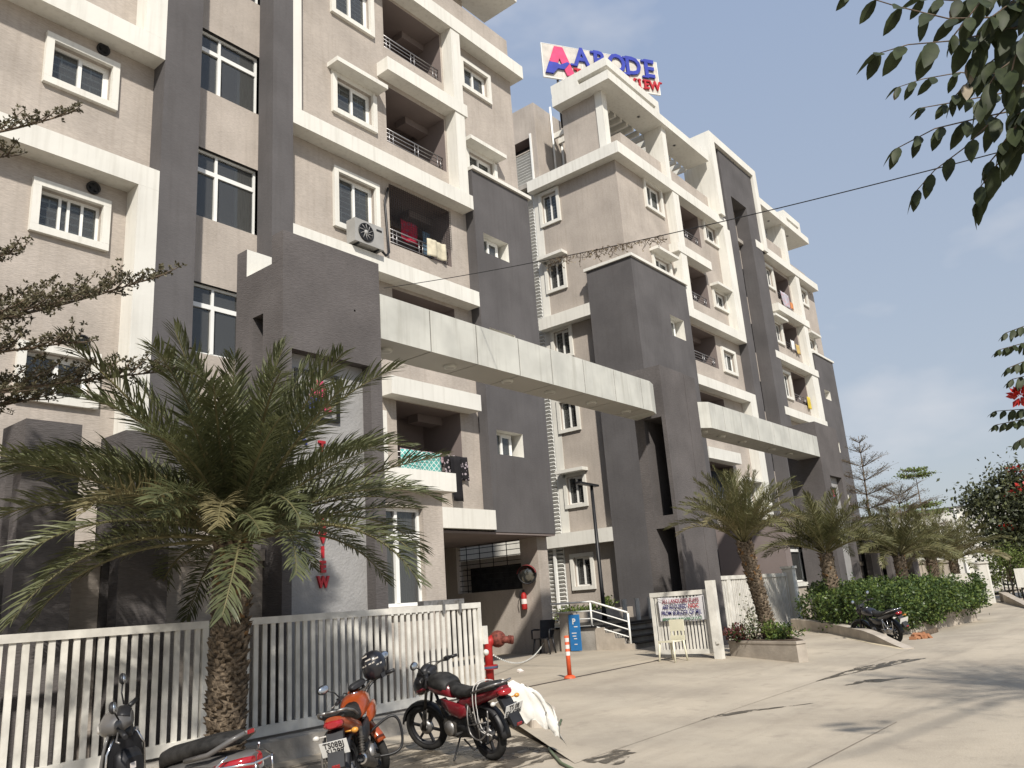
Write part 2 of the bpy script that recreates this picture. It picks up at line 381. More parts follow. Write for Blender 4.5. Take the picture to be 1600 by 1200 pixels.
def window(parent, axis, u, plane, z, w, h, kind='border', curtain=None, grille=True, npane=2):
    s, fr, p1, p2, g = wmeshes(w, h, kind, npane)
    o = link('window', s, parent)
    o.location = (u, plane, z) if axis == 'y' else (plane, u, z)
    if axis == 'x': o.rotation_euler.z = R(-90)
    link('frame', fr, o)
    for p in (p1, p2): link('pane', p, o)
    if kind == 'stair':
        tz = h * .70
        for a, b in ((.055, w * .45 - .03), (w * .45 + .03, w - .055)):
            link('pane', MB().quad((a, .14, tz + .05), (b, .14, tz + .05), (b, .14, h - .055), (a, .14, h - .055)).mesh('pane', GLASS), o)
    if grille: link('grille', g, o)
    if curtain is not None:
        c = curtain; nfold = 14; mb = MB(); x0, x1 = (w * c[0], w * c[1]); pts = []
        for i in range(nfold + 1):
            x = x0 + (x1 - x0) * i / nfold; pts.append((x, .25 + .02 * (i % 2)))
        for i in range(nfold): mb.quad((pts[i][0], pts[i][1], .03), (pts[i + 1][0], pts[i + 1][1], .03), (pts[i + 1][0], pts[i + 1][1], h - .03), (pts[i][0], pts[i][1], h - .03))
        link('curtain', mb.mesh('curtain', c[2]), o)
    return o
def railing(parent, x0, x1, y, z0, z1, nposts=(0.08, .14, .5, .56, .9, .96), nb=4):
    mb = MB()
    for i in range(nb):
        z = z1 - (z1 - z0) * i / nb; mb.tube([(x0, y, z), (x1, y, z)], .022 if i == 0 else .014, 6)
    for q in nposts: mb.tube([(x0 + (x1 - x0) * q, y, z0), (x0 + (x1 - x0) * q, y, z1)], .014, 6)
    return part('balcony_railing', mb, STEEL, parent)
def bdoor(parent, x, y, z, w, h):
    o = bx('balcony_door', UPVC, parent, x, x + .06, y - .06, y - .002, z, z + h)
    mb = MB().box(x + w - .06, x + w, y - .06, y - .002, z, z + h).box(x + .06, x + w - .06, y - .06, y - .002, z + h - .06, z + h).box(x + w / 2 - .03, x + w / 2 + .03, y - .05, y - .002, z, z + h - .06)
    part('frame', mb, UPVC, o); part('pane', MB().quad((x + .06, y - .02, z), (x + w - .06, y - .02, z), (x + w - .06, y - .02, z + h - .06), (x + .06, y - .02, z + h - .06)), TINT, o)

TB = (TAUPE, BALC, ROOM, DARK, WHITE)
def rowz(rows, f): return [f(r) for r in rows]
cur_pick = [None, (.08, .42, CURT), None, (.52, .94, CURT2), (.06, .94, CURT), None, (.5, .95, CURT)]

# ------------------------------------------------------------------ near apartment building
b1 = thing('apartment_building', 'tall taupe apartment block on the left with charcoal stair shafts and white bands', 'building', (3, 22, 0))
WY, TY, DEP = 14.65, 14.2, 32
LW = [(5.2, 6.31, z0, z1) for z0, z1 in ((5.64, 6.40), (8.74, 9.51), (11.80, 12.61), (14.9, 15.7), (18.0, 18.8))]
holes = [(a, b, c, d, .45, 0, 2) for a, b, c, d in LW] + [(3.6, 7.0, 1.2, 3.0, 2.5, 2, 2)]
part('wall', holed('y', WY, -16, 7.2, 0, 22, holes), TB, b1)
for i, (a, b, c, d) in enumerate(LW):
    window(b1, 'y', a, WY, c, b - a, d - c, 'border', (.5, .95, CURT2) if i == 1 else (.05, .95, CURT), True, 4 if i == 1 else 2)
    v = part('vent_fan', MB().lathe([(.13, 0), (.13, -.05), (.1, -.05), (.1, -.01), (.02, -.01), (.001, -.03)], 14, (6.12, WY - .002, d + .33), 'y'), BLACK, b1)
    part('blade', MB().cbox((6.12, WY - .03, d + .33), (.19, .01, .05), Matrix.Rotation(.5, 3, 'Y')).cbox((6.12, WY - .035, d + .33), (.05, .008, .19), Matrix.Rotation(.5, 3, 'Y')), BMET, v)
bx('trim_band', WHITE, b1, -16, 7.19, TY, WY - .002, 13.05, 13.52)
bx('trim_band', WHITE, b1, -16, 7.19, TY, WY - .002, 10.0, 10.45)
bx('frame_leg', WHITE, b1, 6.75, 7.19, TY, WY - .002, 13.522, 21.5)
bx('frame_leg', WHITE, b1, 6.78, 7.19, TY, WY - .002, .2, 9.998)
bx('stair_pillar', DARK, b1, 7.195, 8.0, TY + .0, 15.2, 0, 24)
bx('stair_pillar', DARK, b1, 9.82, 10.39, TY + .0, 15.2, 0, 24)
SW = [(7.03, 8.58), (10.1, 11.76), (13.25, 14.84), (16.35, 17.95), (19.4, 20.9)]
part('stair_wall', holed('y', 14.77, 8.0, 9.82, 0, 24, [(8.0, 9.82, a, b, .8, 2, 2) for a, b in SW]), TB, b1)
for a, b in SW: window(b1, 'y', 8.003, 14.77, a, 1.814, b - a, 'stair', None, a > 8)
BW = [(11.14, 12.55, 'border'), (14.42, 15.42, 'hood'), (17.5, 18.85, 'border'), (8.05, 9.35, 'border'), (5.0, 6.3, 'border')]
BA = [(11.15, 12.93), (14.25, 16.05), (17.35, 19.1), (8.05, 9.85), (4.99, 6.78)]
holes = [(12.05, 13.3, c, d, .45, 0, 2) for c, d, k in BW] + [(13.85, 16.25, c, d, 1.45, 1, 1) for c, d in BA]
part('wall', holed('y', WY, 10.39, 17.0, 3.5, 19.72, holes), TB, b1)
for i, (c, d, k) in enumerate(BW): window(b1, 'y', 12.05, WY, c, 1.25, d - c, k, cur_pick[(i * 2 + 4) % 7] if i else (.5, .96, CURT), True)
for i, (c, d) in enumerate(BA):
    railing(b1, 13.87, 16.23, WY + .12, c, c + .5)
    bdoor(b1, 14.15, WY + 1.45, c - .9 if False else c, .95, min(1.0, d - c - .5))
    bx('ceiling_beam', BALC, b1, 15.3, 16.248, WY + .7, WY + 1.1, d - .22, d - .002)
for x0, x1, z0, z1 in ((10.39, 16.87, 9.95, 10.40), (10.39, 16.87, 13.05, 13.5), (13.55, 16.87, 16.2, 16.62), (10.39, 20.0, 19.2, 19.7), (13.3, 16.65, 6.8, 7.26), (10.39, 16.97, 3.55, 4.07)):
    bx('trim_band', WHITE, b1, x0, x1, TY, WY - .002, z0, z1)
bx('frame_leg', WHITE, b1, 10.392, 10.64, TY, WY - .002, 13.502, 19.198)
bx('column', WHITE, b1, 16.33, 16.74, TY + .03, WY - .002, 13.502, 16.198); bx('column', WHITE, b1, 16.33, 16.74, TY + .03, WY - .002, 16.622, 19.198)
SR = [(14.68, 15.42, 'hood'), (17.82, 18.66, 'border')]
part('wall', holed('y', WY, 17.0, 19.8, 14.5, 19.72, [(17.25, 18.48, c, d, .4, 0, 2) for c, d, k in SR]), TB, b1)
for c, d, k in SR: window(b1, 'y', 17.25, WY, c, 1.23, d - c, k, (.05, .95, CURT), True)
DH = [(5.68, 6.38), (8.75, 9.45), (11.86, 12.5)]
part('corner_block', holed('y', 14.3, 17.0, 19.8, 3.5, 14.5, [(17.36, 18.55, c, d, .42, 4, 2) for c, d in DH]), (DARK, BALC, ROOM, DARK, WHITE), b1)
for c, d in DH: window(b1, 'y', 17.38, 14.46, c + .01, .95, d - c - .02, 'plain', (.5, .95, CURT), False)
mb = MB().quad((17.0, 15.2, 3.5), (17.0, 14.3, 3.5), (17.0, 14.3, 14.5), (17.0, 15.2, 14.5)).quad((19.8, 14.3, 3.5), (19.8, DEP, 3.5), (19.8, DEP, 14.5), (19.8, 14.3, 14.5))
part('corner_block_side', mb, DARK, b1)
bx('coping', WHITE, b1, 16.98, 19.9, 14.22, 14.648, 14.502, 14.62)
part('side_wall', MB().quad((19.8, WY, 14.5), (19.8, DEP, 14.5), (19.8, DEP, 19.7), (19.8, WY, 19.7)).quad((-16, DEP, 0), (-16, WY, 0), (-16, WY, 22), (-16, DEP, 22)).quad((19.8, DEP, 0), (-16, DEP, 0), (-16, DEP, 19.7), (19.8, DEP, 19.7)), TAUPE, b1)
bx('trim_band', WHITE, b1, 19.802, 20.0, WY, DEP, 19.2, 19.7)
part('roof', MB().box(-16, 19.79, WY + .01, DEP - .01, 19.5, 19.72), CONC, b1)
bx('parapet', TAUPE, b1, 10.4, 19.8, WY, WY + .15, 19.722, 20.9)
bx('canopy', WHITE, b1, 10.4, 20.0, TY, 15.75, 22.4, 22.9)
bx('terrace_wall', TAUPE, b1, 10.4, 18.6, 15.6, 15.8, 19.722, 22.398)
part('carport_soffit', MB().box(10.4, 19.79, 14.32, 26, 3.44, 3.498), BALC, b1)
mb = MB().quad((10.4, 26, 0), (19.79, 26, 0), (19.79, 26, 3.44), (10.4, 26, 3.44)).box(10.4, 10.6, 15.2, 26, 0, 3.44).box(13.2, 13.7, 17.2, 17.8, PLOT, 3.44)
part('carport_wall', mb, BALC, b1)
part('carport_side_wall', holed('x', 19.3, 15.28, 22, PLOT, 3.44, [(15.3, 17.9, 2.0, 3.44, .2, 0, None)]), TB, b1)
bx('carport_column', TAUPE, b1, 19.3, 19.79, 14.65, 15.278, PLOT, 3.438)
mb = MB()
for i in range(9): mb.box(19.42, 19.44, 15.3, 17.9, 2.05 + i * .16, 2.07 + i * .16)
for i in range(5): mb.box(19.415, 19.42, 15.35 + i * .55, 15.38 + i * .55, 2.0, 3.44)
part('grille', mb, BMET, b1)

# ------------------------------------------------------------------ far apartment building
b2 = thing('apartment_building', 'taupe apartment block behind the arches with white roof pergolas and rooftop letters', 'building', (38, 22, 0))
LX = 26.65
LZ = [(2.05, 3.15, 'border'), (5.2, 6.3, 'hood'), (8.25, 9.4, 'border'), (11.35, 12.45, 'border'), (14.35, 15.55, 'hood'), (17.45, 18.8, 'border')]
part('wall', holed('x', LX, WY, 18.9, 0, 19.5, [(17.68, 18.48, c, d, .5, 0, 2) for c, d, k in LZ]), TB, b2)
for i, (c, d, k) in enumerate(LZ): window(b2, 'x', 18.48, LX, c, .8, d - c, k, cur_pick[(i + 1) % 7], True, 2)
for z0, z1 in ((3.58, 4.1), (12.55, 13.06)): bx('trim_band', WHITE, b2, 26.2, LX - .03, 16.302, 18.9 if z0 > 5 else 19.85, z0, z1)
part('service_wall', holed('x', 26.8, 18.9, DEP, 0, 19.5, [(21.2, 24.5, 1.6, 3.2, .5, 0, 2)]), (TAUPE, BALC, ROOM), b2)
bx('corner_band', WHITE, b2, LX - .02, LX - .002, 18.53, 18.9, 4.12, 18.99)
bx('trim_band', WHITE, b2, 26.3, 26.798, 20.4, 27, 3.5, 4.1)
ls = part('louvre_screen', MB().box(26.66, 26.798, 18.92, 18.98, .8, 19.3).box(26.66, 26.798, 19.80, 19.86, .8, 19.3), UPVC, b2)
slat = MB().cbox((0, 0, 0), (.15, .82, .03), Matrix.Rotation(R(38), 3, 'Y')).mesh('slat', UPVC)
for i in range(118):
    o = link('slat', slat, ls); o.location = (26.66, 19.39, .9 + i * .156)
bx('drain_pipe', UPVC, b2, 26.42, 26.52, 19.2, 19.3, PLOT, 6.3)
# dark corner block
DH2 = [(5.68, 6.38), (11.7, 12.6)]
part('corner_block', holed('y', TY, 26.2, 30.8, 0, 14.38, [(28.95, 30.15, c, d, .5, 4, 2) for c, d in DH2]), (DARK, BALC, ROOM, DARK, WHITE), b2)
part('corner_block_side', MB().quad((26.2, 16.3, 0), (26.2, TY, 0), (26.2, TY, 14.38), (26.2, 16.3, 14.38)).quad((30.8, TY, 0), (30.8, WY, 0), (30.8, WY, 14.38), (30.8, TY, 14.38)).quad((LX, 16.3, 0), (26.2, 16.3, 0), (26.2, 16.3, 14.38), (LX, 16.3, 14.38)), DARK, b2)
for c, d in DH2: window(b2, 'y', 28.97, TY + .2, c + .01, .9, d - c - .02, 'plain', None, False)
part('coping', MB().box(26.12, 30.88, TY - .08, TY + .1, 14.382, 14.5).box(26.12, 26.3, TY + .1, 16.38, 14.382, 14.5).quad((26.3, TY + .1, 14.40), (30.88, TY + .1, 14.40), (30.88, 16.38, 14.40), (26.3, 16.38, 14.40)), WHITE, b2)
# first half of the front
BW2 = [(14.55, 15.4, 'hood'), (17.78, 18.9, 'border')]
BA2 = [(4.95, 6.78), (8.05, 9.85), (11.3, 12.9), (14.25, 15.95), (17.35, 18.98)]
SM2 = [(1.7, 3.0, 'border'), (5.1, 6.0, 'hood'), (8.2, 9.2, 'border'), (11.4, 12.35, 'border'), (14.6, 15.35, 'hood'), (18.05, 18.9, 'border')]
holes = [(29.0, 30.35, c, d, .45, 0, 2) for c, d, k in BW2] + [(31.5, 34.15, c, d, 1.4, 1, 1) for c, d in BA2] + [(34.75, 36.0, c, d, .45, 0, 2) for c, d, k in SM2] + [(31.3, 34.0, 1.3, 3.45, .5, 2, 2)]
part('wall', holed('y', WY, LX, 36.9, 0, 19.5, holes), TB, b2)
for i, (c, d, k) in enumerate(BW2): window(b2, 'y', 29.0, WY, c, 1.35, d - c, k, (.5, .95, CURT) if i else None, True)
for i, (c, d, k) in enumerate(SM2): window(b2, 'y', 34.75, WY, c, 1.25, d - c, k, None if i % 2 else (.05, .9, CURT), True)
for c, d in BA2: railing(b2, 31.52, 34.13, WY + .12, c, c + .5); bx('ceiling_beam', BALC, b2, 33.2, 34.148, WY + .7, WY + 1.0, d - .22, d - .002)
mb = MB()
for i in range(14): mb.box(31.3, 34.0, WY + .06, WY + .085, 1.36 + i * .15, 1.385 + i * .15)
for i in range(4): mb.box(31.5 + i * .7, 31.53 + i * .7, WY + .05, WY + .06, 1.3, 3.45)
part('grille', mb, BMET, b2)
for x0, x1, z0, z1 in ((30.8, 36.9, 3.58, 4.1), (30.8, 36.9, 9.95, 10.4), (30.8, 36.85, 13.0, 13.45), (30.6, 33.95, 16.0, 16.42), (26.2, 36.6, 19.0, 19.52), (30.9, 34.1, 6.8, 7.28)):
    bx('trim_band', WHITE, b2, x0, x1, TY, WY - .002, z0, z1)
bx('trim_band', WHITE, b2, 26.2, LX - .002, WY - .002, 18.9, 19.0, 19.52)
bx('column', WHITE, b2, 30.85, 31.42, TY + .03, WY - .002, 13.452, 15.998); bx('column', WHITE, b2, 30.85, 31.42, TY + .03, WY - .002, 16.422, 18.998)
bx('frame_leg', WHITE, b2, 36.1, 36.85, TY, WY - .002, 13.452, 18.998); bx('frame_leg', WHITE, b2, 36.2, 36.9, TY, WY - .002, PLOT, 9.948)
# stair shaft
bx('stair_pillar', DARK, b2, 36.9, 37.75, TY, 15.6, 0, 23.7); bx('stair_pillar', DARK, b2, 39.7, 41.2, TY, 15.6, 0, 23.7)
bx('stair_lintel', DARK, b2, 37.752, 39.698, TY + .002, 15.6, 21.3, 23.7)
SW2 = [(7.03, 8.58), (10.1, 11.7), (13.25, 14.84), (16.35, 17.95)]
part('stair_wall', holed('y', 14.9, 37.75, 39.7, 0, 21.3, [(37.75, 39.7, a, b, .8, 2, 2) for a, b in SW2]), TB, b2)
for a, b in SW2: window(b2, 'y', 37.753, 14.9, a, 1.944, b - a, 'stair', None, False)
part('portal', MB().box(35.7, 36.2, TY - .15, 15.7, 19.522, 24.2).box(41.1, 41.6, TY - .15, 15.7, 19.2, 24.2).box(36.202, 41.098, TY - .15, 15.7, 23.75, 24.2), WHITE, b2)
# second half of the front
BW3 = [(5.0, 6.3, 'border'), (8.05, 9.3, 'border'), (11.3, 12.6, 'border'), (14.45, 15.5, 'hood'), (17.7, 18.85, 'border')]
BA3 = [(4.95, 6.78), (8.05, 9.85), (11.2, 12.9), (14.25, 15.95), (17.25, 18.98)]
SM3 = [(15.05, 15.75, 'hood'), (18.05, 18.9, 'border')]
holes = [(41.95, 43.25, c, d, .45, 0, 2) for c, d, k in BW3] + [(43.75, 45.9, c, d, 1.4, 1, 1) for c, d in BA3] + [(47.6, 48.8, c, d, .45, 0, 2) for c, d, k in SM3]
part('wall', holed('y', WY, 41.2, 50.4, 0, 19.5, holes), TB, b2)
for i, (c, d, k) in enumerate(BW3): window(b2, 'y', 41.95, WY, c, 1.3, d - c, k, cur_pick[i % 7], False, 4)
for c, d, k in SM3: window(b2, 'y', 47.6, WY, c, 1.2, d - c, k, (.1, .9, CURT), False)
for c, d in BA3: railing(b2, 43.77, 45.88, WY + .12, c, c + .5)
for x0, x1, z0, z1 in ((40.6, 47.1, 3.58, 4.1), (40.6, 47.1, 9.95, 10.38), (40.6, 47.1, 13.02, 13.42), (42.2, 47.05, 16.05, 16.48), (40.3, 50.0, 19.2, 19.64), (42.2, 46.6, 6.8, 7.26)):
    bx('trim_band', WHITE, b2, x0, x1, TY - .02, WY - .002, z0, z1)
bx('column', WHITE, b2, 46.1, 46.7, TY + .03, WY - .002, 13.422, 16.048); bx('column', WHITE, b2, 46.1, 46.7, TY + .03, WY - .002, 16.482, 19.198); bx('column', WHITE, b2, 46.0, 47.0, TY + .03, WY - .002, 10.382, 13.018)
DH3 = [(5.7, 6.3), (8.75, 9.35), (11.88, 12.45)]
part('corner_block', holed('y', TY + .04, 47.0, 50.4, 0, 14.52, [(47.8, 48.85, c, d, .42, 4, 2) for c, d in DH3]), (DARK, BALC, ROOM, DARK, WHITE), b2)
part('corner_block_side', MB().quad((47.0, WY, 10.4), (47.0, TY + .04, 10.4), (47.0, TY + .04, 14.52), (47.0, WY, 14.52)).quad((50.4, TY + .04, 0), (50.4, DEP, 0), (50.4, DEP, 14.52), (50.4, TY + .04, 14.52)), DARK, b2)
bx('coping', WHITE, b2, 46.95, 50.5, TY - .03, WY - .002, 14.522, 14.64)
part('side_wall', MB().quad((50.4, WY, 14.5), (50.4, DEP, 14.5), (50.4, DEP, 19.5), (50.4, WY, 19.5)).quad((50.4, DEP, 0), (26.2, DEP, 0), (26.2, DEP, 19.5), (50.4, DEP, 19.5)), TAUPE, b2)
part('roof', MB().box(26.25, 50.35, WY + .01, DEP - .05, 19.3, 19.5), CONC, b2)
# terrace level: parapets, columns, canopies with slotted fascias, pergola beams
bx('parapet', TAUPE, b2, 27.4, 35.7, WY, WY + .15, 19.522, 20.62); bx('parapet', TAUPE, b2, 41.6, 46.1, WY, WY + .15, 19.642, 20.9); bx('parapet', TAUPE, b2, 46.9, 50.4, WY + .3, WY + .45, 19.642, 20.7)
bx('terrace_wall', TAUPE, b2, LX, LX + .2, 15.25, 17.0, 19.522, 22.398); bx('terrace_wall', TAUPE, b2, 33.6, 35.698, 16.6, 16.8, 19.522, 22.2)
bx('column', WHITE, b2, LX - .05, 26.98, 14.9, 15.248, 19.522, 22.398); bx('column', WHITE, b2, 30.9, 31.3, 14.4, 15.3, 19.522, 22.398); bx('column', WHITE, b2, 45.6, 46.1, 14.4, 15.3, 19.642, 22.398)
def canopy(x0, x1, bx0, bx1, left):
    c = part('canopy', MB().box(x0, x1, TY, 15.4, 22.4, 22.82).box(x0 if left else x1 - 1.2, x0 + 1.2 if left else x1, 15.402, 17.1, 22.4, 22.82), WHITE, b2)
    f = MB().box(bx0, bx1, TY + .02, 17.1, 23.05, 23.45).box(bx0 + .3, bx1 - .02, TY + .4, 17.08, 22.822, 23.048)
    f.box(bx0, bx0 + .32, TY + .022, TY + .5, 22.822, 23.048) if not left else f.box(bx0, bx0 + .3, 15.7, 17.08, 22.822, 23.048)
    f.box(bx1 - .35, bx1, TY + .022, TY + .5, 22.822, 23.048)
    part('fascia', f, WHITE, c)
    for q in (.36, .72):
        part('downlight', MB().lathe([(.09, 22.39), (.09, 22.402), (.001, 22.395)], 12, (x0 + (x1 - x0) * q, 14.75, 0)), BMET, c)
canopy(26.1, 35.5, 26.1, 30.6, True); canopy(41.6, 49.9, 46.0, 48.7, False)
beam = MB().box(-.06, .06, 0, 3.4, 0, .26).mesh('pergola_beam', WHITE)
for x in [28.0 + .52 * i for i in range(15)] + [42.2 + .52 * i for i in range(11)]:
    o = link('pergola_beam', beam, b2); o.location = (x, 15.402, 22.25)
bx('pergola_beam', WHITE, b2, 27.9, 35.5, 18.81, 18.95, 22.2, 22.5)
bx('parapet', TAUPE, b2, 27.4, 27.55, WY + .152, 15.3, 19.522, 20.62)
# stair head behind the corner
part('stair_head', holed('x', LX, 18.5, 25, 19.5, 23.6, [(18.75, 20.6, 21.35, 21.95, .6, 1, 2), (18.75, 20.6, 19.55, 21.3, .25, 4, 2)]).quad((LX, 18.5, 19.5), (31.5, 18.5, 19.5), (31.5, 18.5, 23.6), (LX, 18.5, 23.6)).quad((LX, 18.5, 23.6), (31.5, 18.5, 23.6), (31.5, 25, 23.6), (LX, 25, 23.6)), TB, b2)
lv = part('louvre_screen', MB().box(LX - .05, LX + .02, 18.75, 18.84, 19.5, 22.1), UPVC, b2)
sl2 = MB().cbox((0, 0, 0), (.12, 1.74, .02), Matrix.Rotation(R(35), 3, 'Y')).mesh('slat', UPVC)
for i in range(12):
    o = link('slat', sl2, lv); o.location = (LX + .06, 19.72, 19.65 + i * .14)
for y, x in ((18.42, 27.9), (18.42, 28.6)): part('drain_pipe', MB().tube([(x, y, 20), (x, y, 23.9 if x < 28 else 22.4)], .05, 8), UPVC, b2)
# ------------------------------------------------------------------ entrance arches
def boxm(*b): return MB().box(*b)
def downlight(parent, x, y, z):
    o = part('downlight', MB().lathe([(.001, z - .05), (.11, z - .05), (.125, z - .03), (.125, z - .001)], 16, (x, y, 0)), ACP, parent)
    part('lens', MB().lathe([(.001, z - .058), (.085, z - .051)], 16, (x, y, 0)), SOFF, o)
a1 = thing('entrance_arch', 'near entrance arch with ribbed cream beam between two charcoal pillars', 'entrance arch', (13, 10, 0))
AY = 9.6
p = part('pillar', holed('x', 6.84, AY, 10.83, 0, 6.9, [(10.1, 10.375, 2.2, 6.15, .5, 0, 1)]), (PURP, ROOM), a1)
part('pillar_front', holed('y', AY, 6.84, 8.775, 0, 7.375, [(7.0, 8.53, PLOT, 5.494, .2, 0, 1), (8.21, 8.245, 6.37, 6.405, .1, 2, 2)]), (PURP, GRAN, ROOM), a1)
mb = MB().quad((8.775, AY, 0), (8.775, 10.83, 0), (8.775, 10.83, 6.9), (8.775, AY, 6.9)).quad((8.775, 10.83, 0), (6.84, 10.83, 0), (6.84, 10.83, 6.9), (8.775, 10.83, 6.9))
mb.box(6.84, 8.775, AY + .003, 9.89, 6.902, 7.373).box(6.84, 8.775, 10.562, 10.83, 6.902, 7.375)
part('pillar_shell', mb, PURP, a1)
part('pillar_top', MB().quad((6.84, 9.89, 6.895), (8.775, 9.89, 6.895), (8.775, 10.56, 6.895), (6.84, 10.56, 6.895)).quad((6.84, 10.559, 6.895), (8.775, 10.559, 6.895), (8.775, 10.559, 7.375), (6.84, 10.559, 7.375)), WHITE, a1)
# sign on the granite panel: emblem in a black square frame, red letters down the panel
def emblem(parent, x, y, z, s, face=FACE_Y, dep=.05):
    def pr(name, poly, m, d):
        mbx = MB().prism([(q[0] * s, q[1] * s) for q in poly], 0, d); me = mbx.mesh(name, m); me.transform(Matrix.Translation((x, y, z)) @ face); part(name, me, None, parent)
    pr('emblem_stroke', [(-.14, .5), (.14, .5), (.5, -.5), (.22, -.5), (0, .08)], PINK, dep)
    pr('emblem_stroke', [(-.14, .5), (0, .08), (-.10, -.22), (-.34, -.06)], PINK, dep)
    pr('emblem_wave', [(-.5, -.5), (-.36, -.1), (-.1, -.1), (.0, -.16), (.26, -.02), (.33, -.06), (.14, -.3), (-.08, -.3), (-.24, -.5)], BLUE, dep * 1.3)
emblem(a1, 7.62, AY + .195, 4.89, .48)
def signframe(parent, x0, x1, z0, z1, e=.046):
    fr = MB(); ya, yb = AY + .16, AY + .198
    for b in ((x0, x1, ya, yb, z1 - e, z1), (x0, x1, ya, yb, z0, z0 + e), (x0, x0 + e, ya, yb, z0 + e, z1 - e), (x1 - e, x1, ya, yb, z0 + e, z1 - e)): fr.box(*b)
    part('emblem_frame', fr, BMET, parent)
signframe(a1, 7.175, 8.025, 4.507, 5.266)
text_on('letter', 'A', BLUE, a1, (7.294, AY + .19, 4.205), .31, .04, .008)
for ch, z in (('T', 4.096), ('E', 2.944), ('V', 2.725), ('I', 2.514), ('E', 2.304), ('W', 2.085)): text_on('letter', ch, RED, a1, (7.678, AY + .19, z), .22, .05, .011, sx=.85)
def beamset(parent, xs, y0, y1, z0, z1, lights):
    part('beam_core', MB().box(xs[0] + .02, xs[-1] - .02, y0 + .015, y1 - .015, z0 + .015, z1 - .015), JOINT, parent)
    for a, b in zip(xs[:-1], xs[1:]):
        g = .026
        part('panel', MB().box(a + g / 2, b - g / 2, y0, y0 + .012, z0, z1), ACP, parent)
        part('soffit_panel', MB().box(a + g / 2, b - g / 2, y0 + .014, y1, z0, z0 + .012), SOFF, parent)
    part('beam_top', MB().box(xs[0], xs[-1], y0 + .014, y1, z1 - .012, z1), ACP, parent)
    for x in lights: downlight(parent, x, y0 + .4, z0)
beamset(a1, [8.777, 9.98, 11.24, 12.54, 13.66, 14.9, 16.2, 17.46, 17.93], AY, 10.44, 6.033, 6.828, (9.25, 10.88, 12.6, 14.08, 15.72, 17.27))
part('end_panel', MB().prism([(17.94, AY), (18.3, 9.71), (18.55, 10.44), (17.94, 10.44)], 6.033, 6.828), ACP, a1)
# hollow pillar with two niches
mb = MB().box(18.55, 19.87, AY, 9.71, 0, 7.386).box(18.55, 19.87, 10.24, 10.51, 0, 7.386).box(19.87, 19.92, AY + .01, 10.5, 0, 7.386).box(19.92, 20.565, AY, 10.51, 0, 7.36)
mb.box(18.552, 19.868, 9.712, 10.238, 3.163, 3.474).box(18.552, 19.868, 9.712, 10.238, 6.006, 7.386).box(18.552, 19.868, 9.712, 10.238, 0, .82)
part('pillar', mb, PURP, a1)
a2 = thing('entrance_arch', 'farther entrance arch, cream beam over the closed slatted gate and sign pillar', 'entrance arch', (26, 10, 0))
beamset(a2, [21.3, 22.23, 23.45, 24.72, 26.05, 27.47, 28.65, 29.85, 30.34], AY, 10.44, 6.015, 6.774, (21.57, 22.76, 24.3, 26.7, 28.3))
part('end_panel', MB().prism([(20.66, 10.05), (21.29, AY), (21.29, 10.44), (20.66, 10.44)], 6.015, 6.774), ACP, a2)
part('pillar_front', holed('y', AY, 30.35, 32.81, 0, 7.36, [(31.08, 32.45, PLOT, 5.384, .2, 0, 1)]), (PURP, GRAN), a2)
part('pillar', MB().box(30.35, 32.81, 9.81, 10.83, 0, 7.36).quad((30.35, 9.81, 0), (30.35, AY, 0), (30.35, AY, 7.36), (30.35, 9.81, 7.36)).quad((32.81, AY, 0), (32.81, 9.81, 0), (32.81, 9.81, 7.36), (32.81, AY, 7.36)), PURP, a2)
emblem(a2, 31.62, AY + .195, 4.66, .457)
signframe(a2, 31.26, 31.99, 4.342, 5.0, .055)
for ch, z in (('E', 2.944), ('V', 2.725), ('I', 2.514), ('E', 2.304), ('W', 2.085)): text_on('letter', ch, RED, a2, (31.46, AY + .19, z), .22, .05, .012, sx=.85)

# ------------------------------------------------------------------ guard rooms
def guardroom(x0, x1, wx0, wx1, label, y=9.853, wz=(1.674, 3.264)):
    g = thing('guard_room', label, 'guard room', (x0, y + 1, 0))
    part('wall', holed('y', y, x0, x1, 0, 3.556, [(wx0, wx1, wz[0], wz[1], .5, 0, 2)]), TB, g)
    part('side_wall', MB().quad((x1, y, 0), (x1, y + 3, 0), (x1, y + 3, 3.556), (x1, y, 3.556)).quad((x0, y + 3, 0), (x0, y, 0), (x0, y, 3.556), (x0, y + 3, 3.556)).quad((x1, y + 3, 0), (x0, y + 3, 0), (x0, y + 3, 3.556), (x1, y + 3, 3.556)), TAUPE, g)
    bx('roof_slab', WHITE, g, x0, x1 + .18, y - .2, y + 3.1, 3.558, 3.885)
    o = window(g, 'y', wx0 + .003, y, wz[0], wx1 - wx0 - .006, wz[1] - wz[0], 'stair', (.04, .96, CURT), False)
    bx('sill', WHITE, g, wx0 - .05, wx1 + .05, y - .09, y - .002, wz[0] - .13, wz[0] - .01)
guardroom(8.78, 10.33, 8.866, 9.853, 'small guard room with white roof slab and curtained window beside the near sign pillar')
gr2 = thing('guard_room', 'guard room with wide window beside the far sign pillar', 'guard room', (31, 12, 0))
part('wall', holed('y', 10.95, 29.0, 33.6, 0, 3.9, [(29.5, 32.1, 1.62, 3.22, .5, 0, 2)]), (BALC, BALC, ROOM), gr2)
part('side_wall', MB().quad((33.6, 10.95, 0), (33.6, 13.5, 0), (33.6, 13.5, 3.9), (33.6, 10.95, 3.9)).quad((29.0, 13.5, 0), (29.0, 10.95, 0), (29.0, 10.95, 3.9), (29.0, 13.5, 3.9)).quad((29.0, 10.95, 3.9), (33.6, 10.95, 3.9), (33.6, 13.5, 3.9), (29.0, 13.5, 3.9)), BALC, gr2)
window(gr2, 'y', 29.503, 10.95, 1.62, 2.594, 1.6, 'stair', (.04, .96, CURT), False)
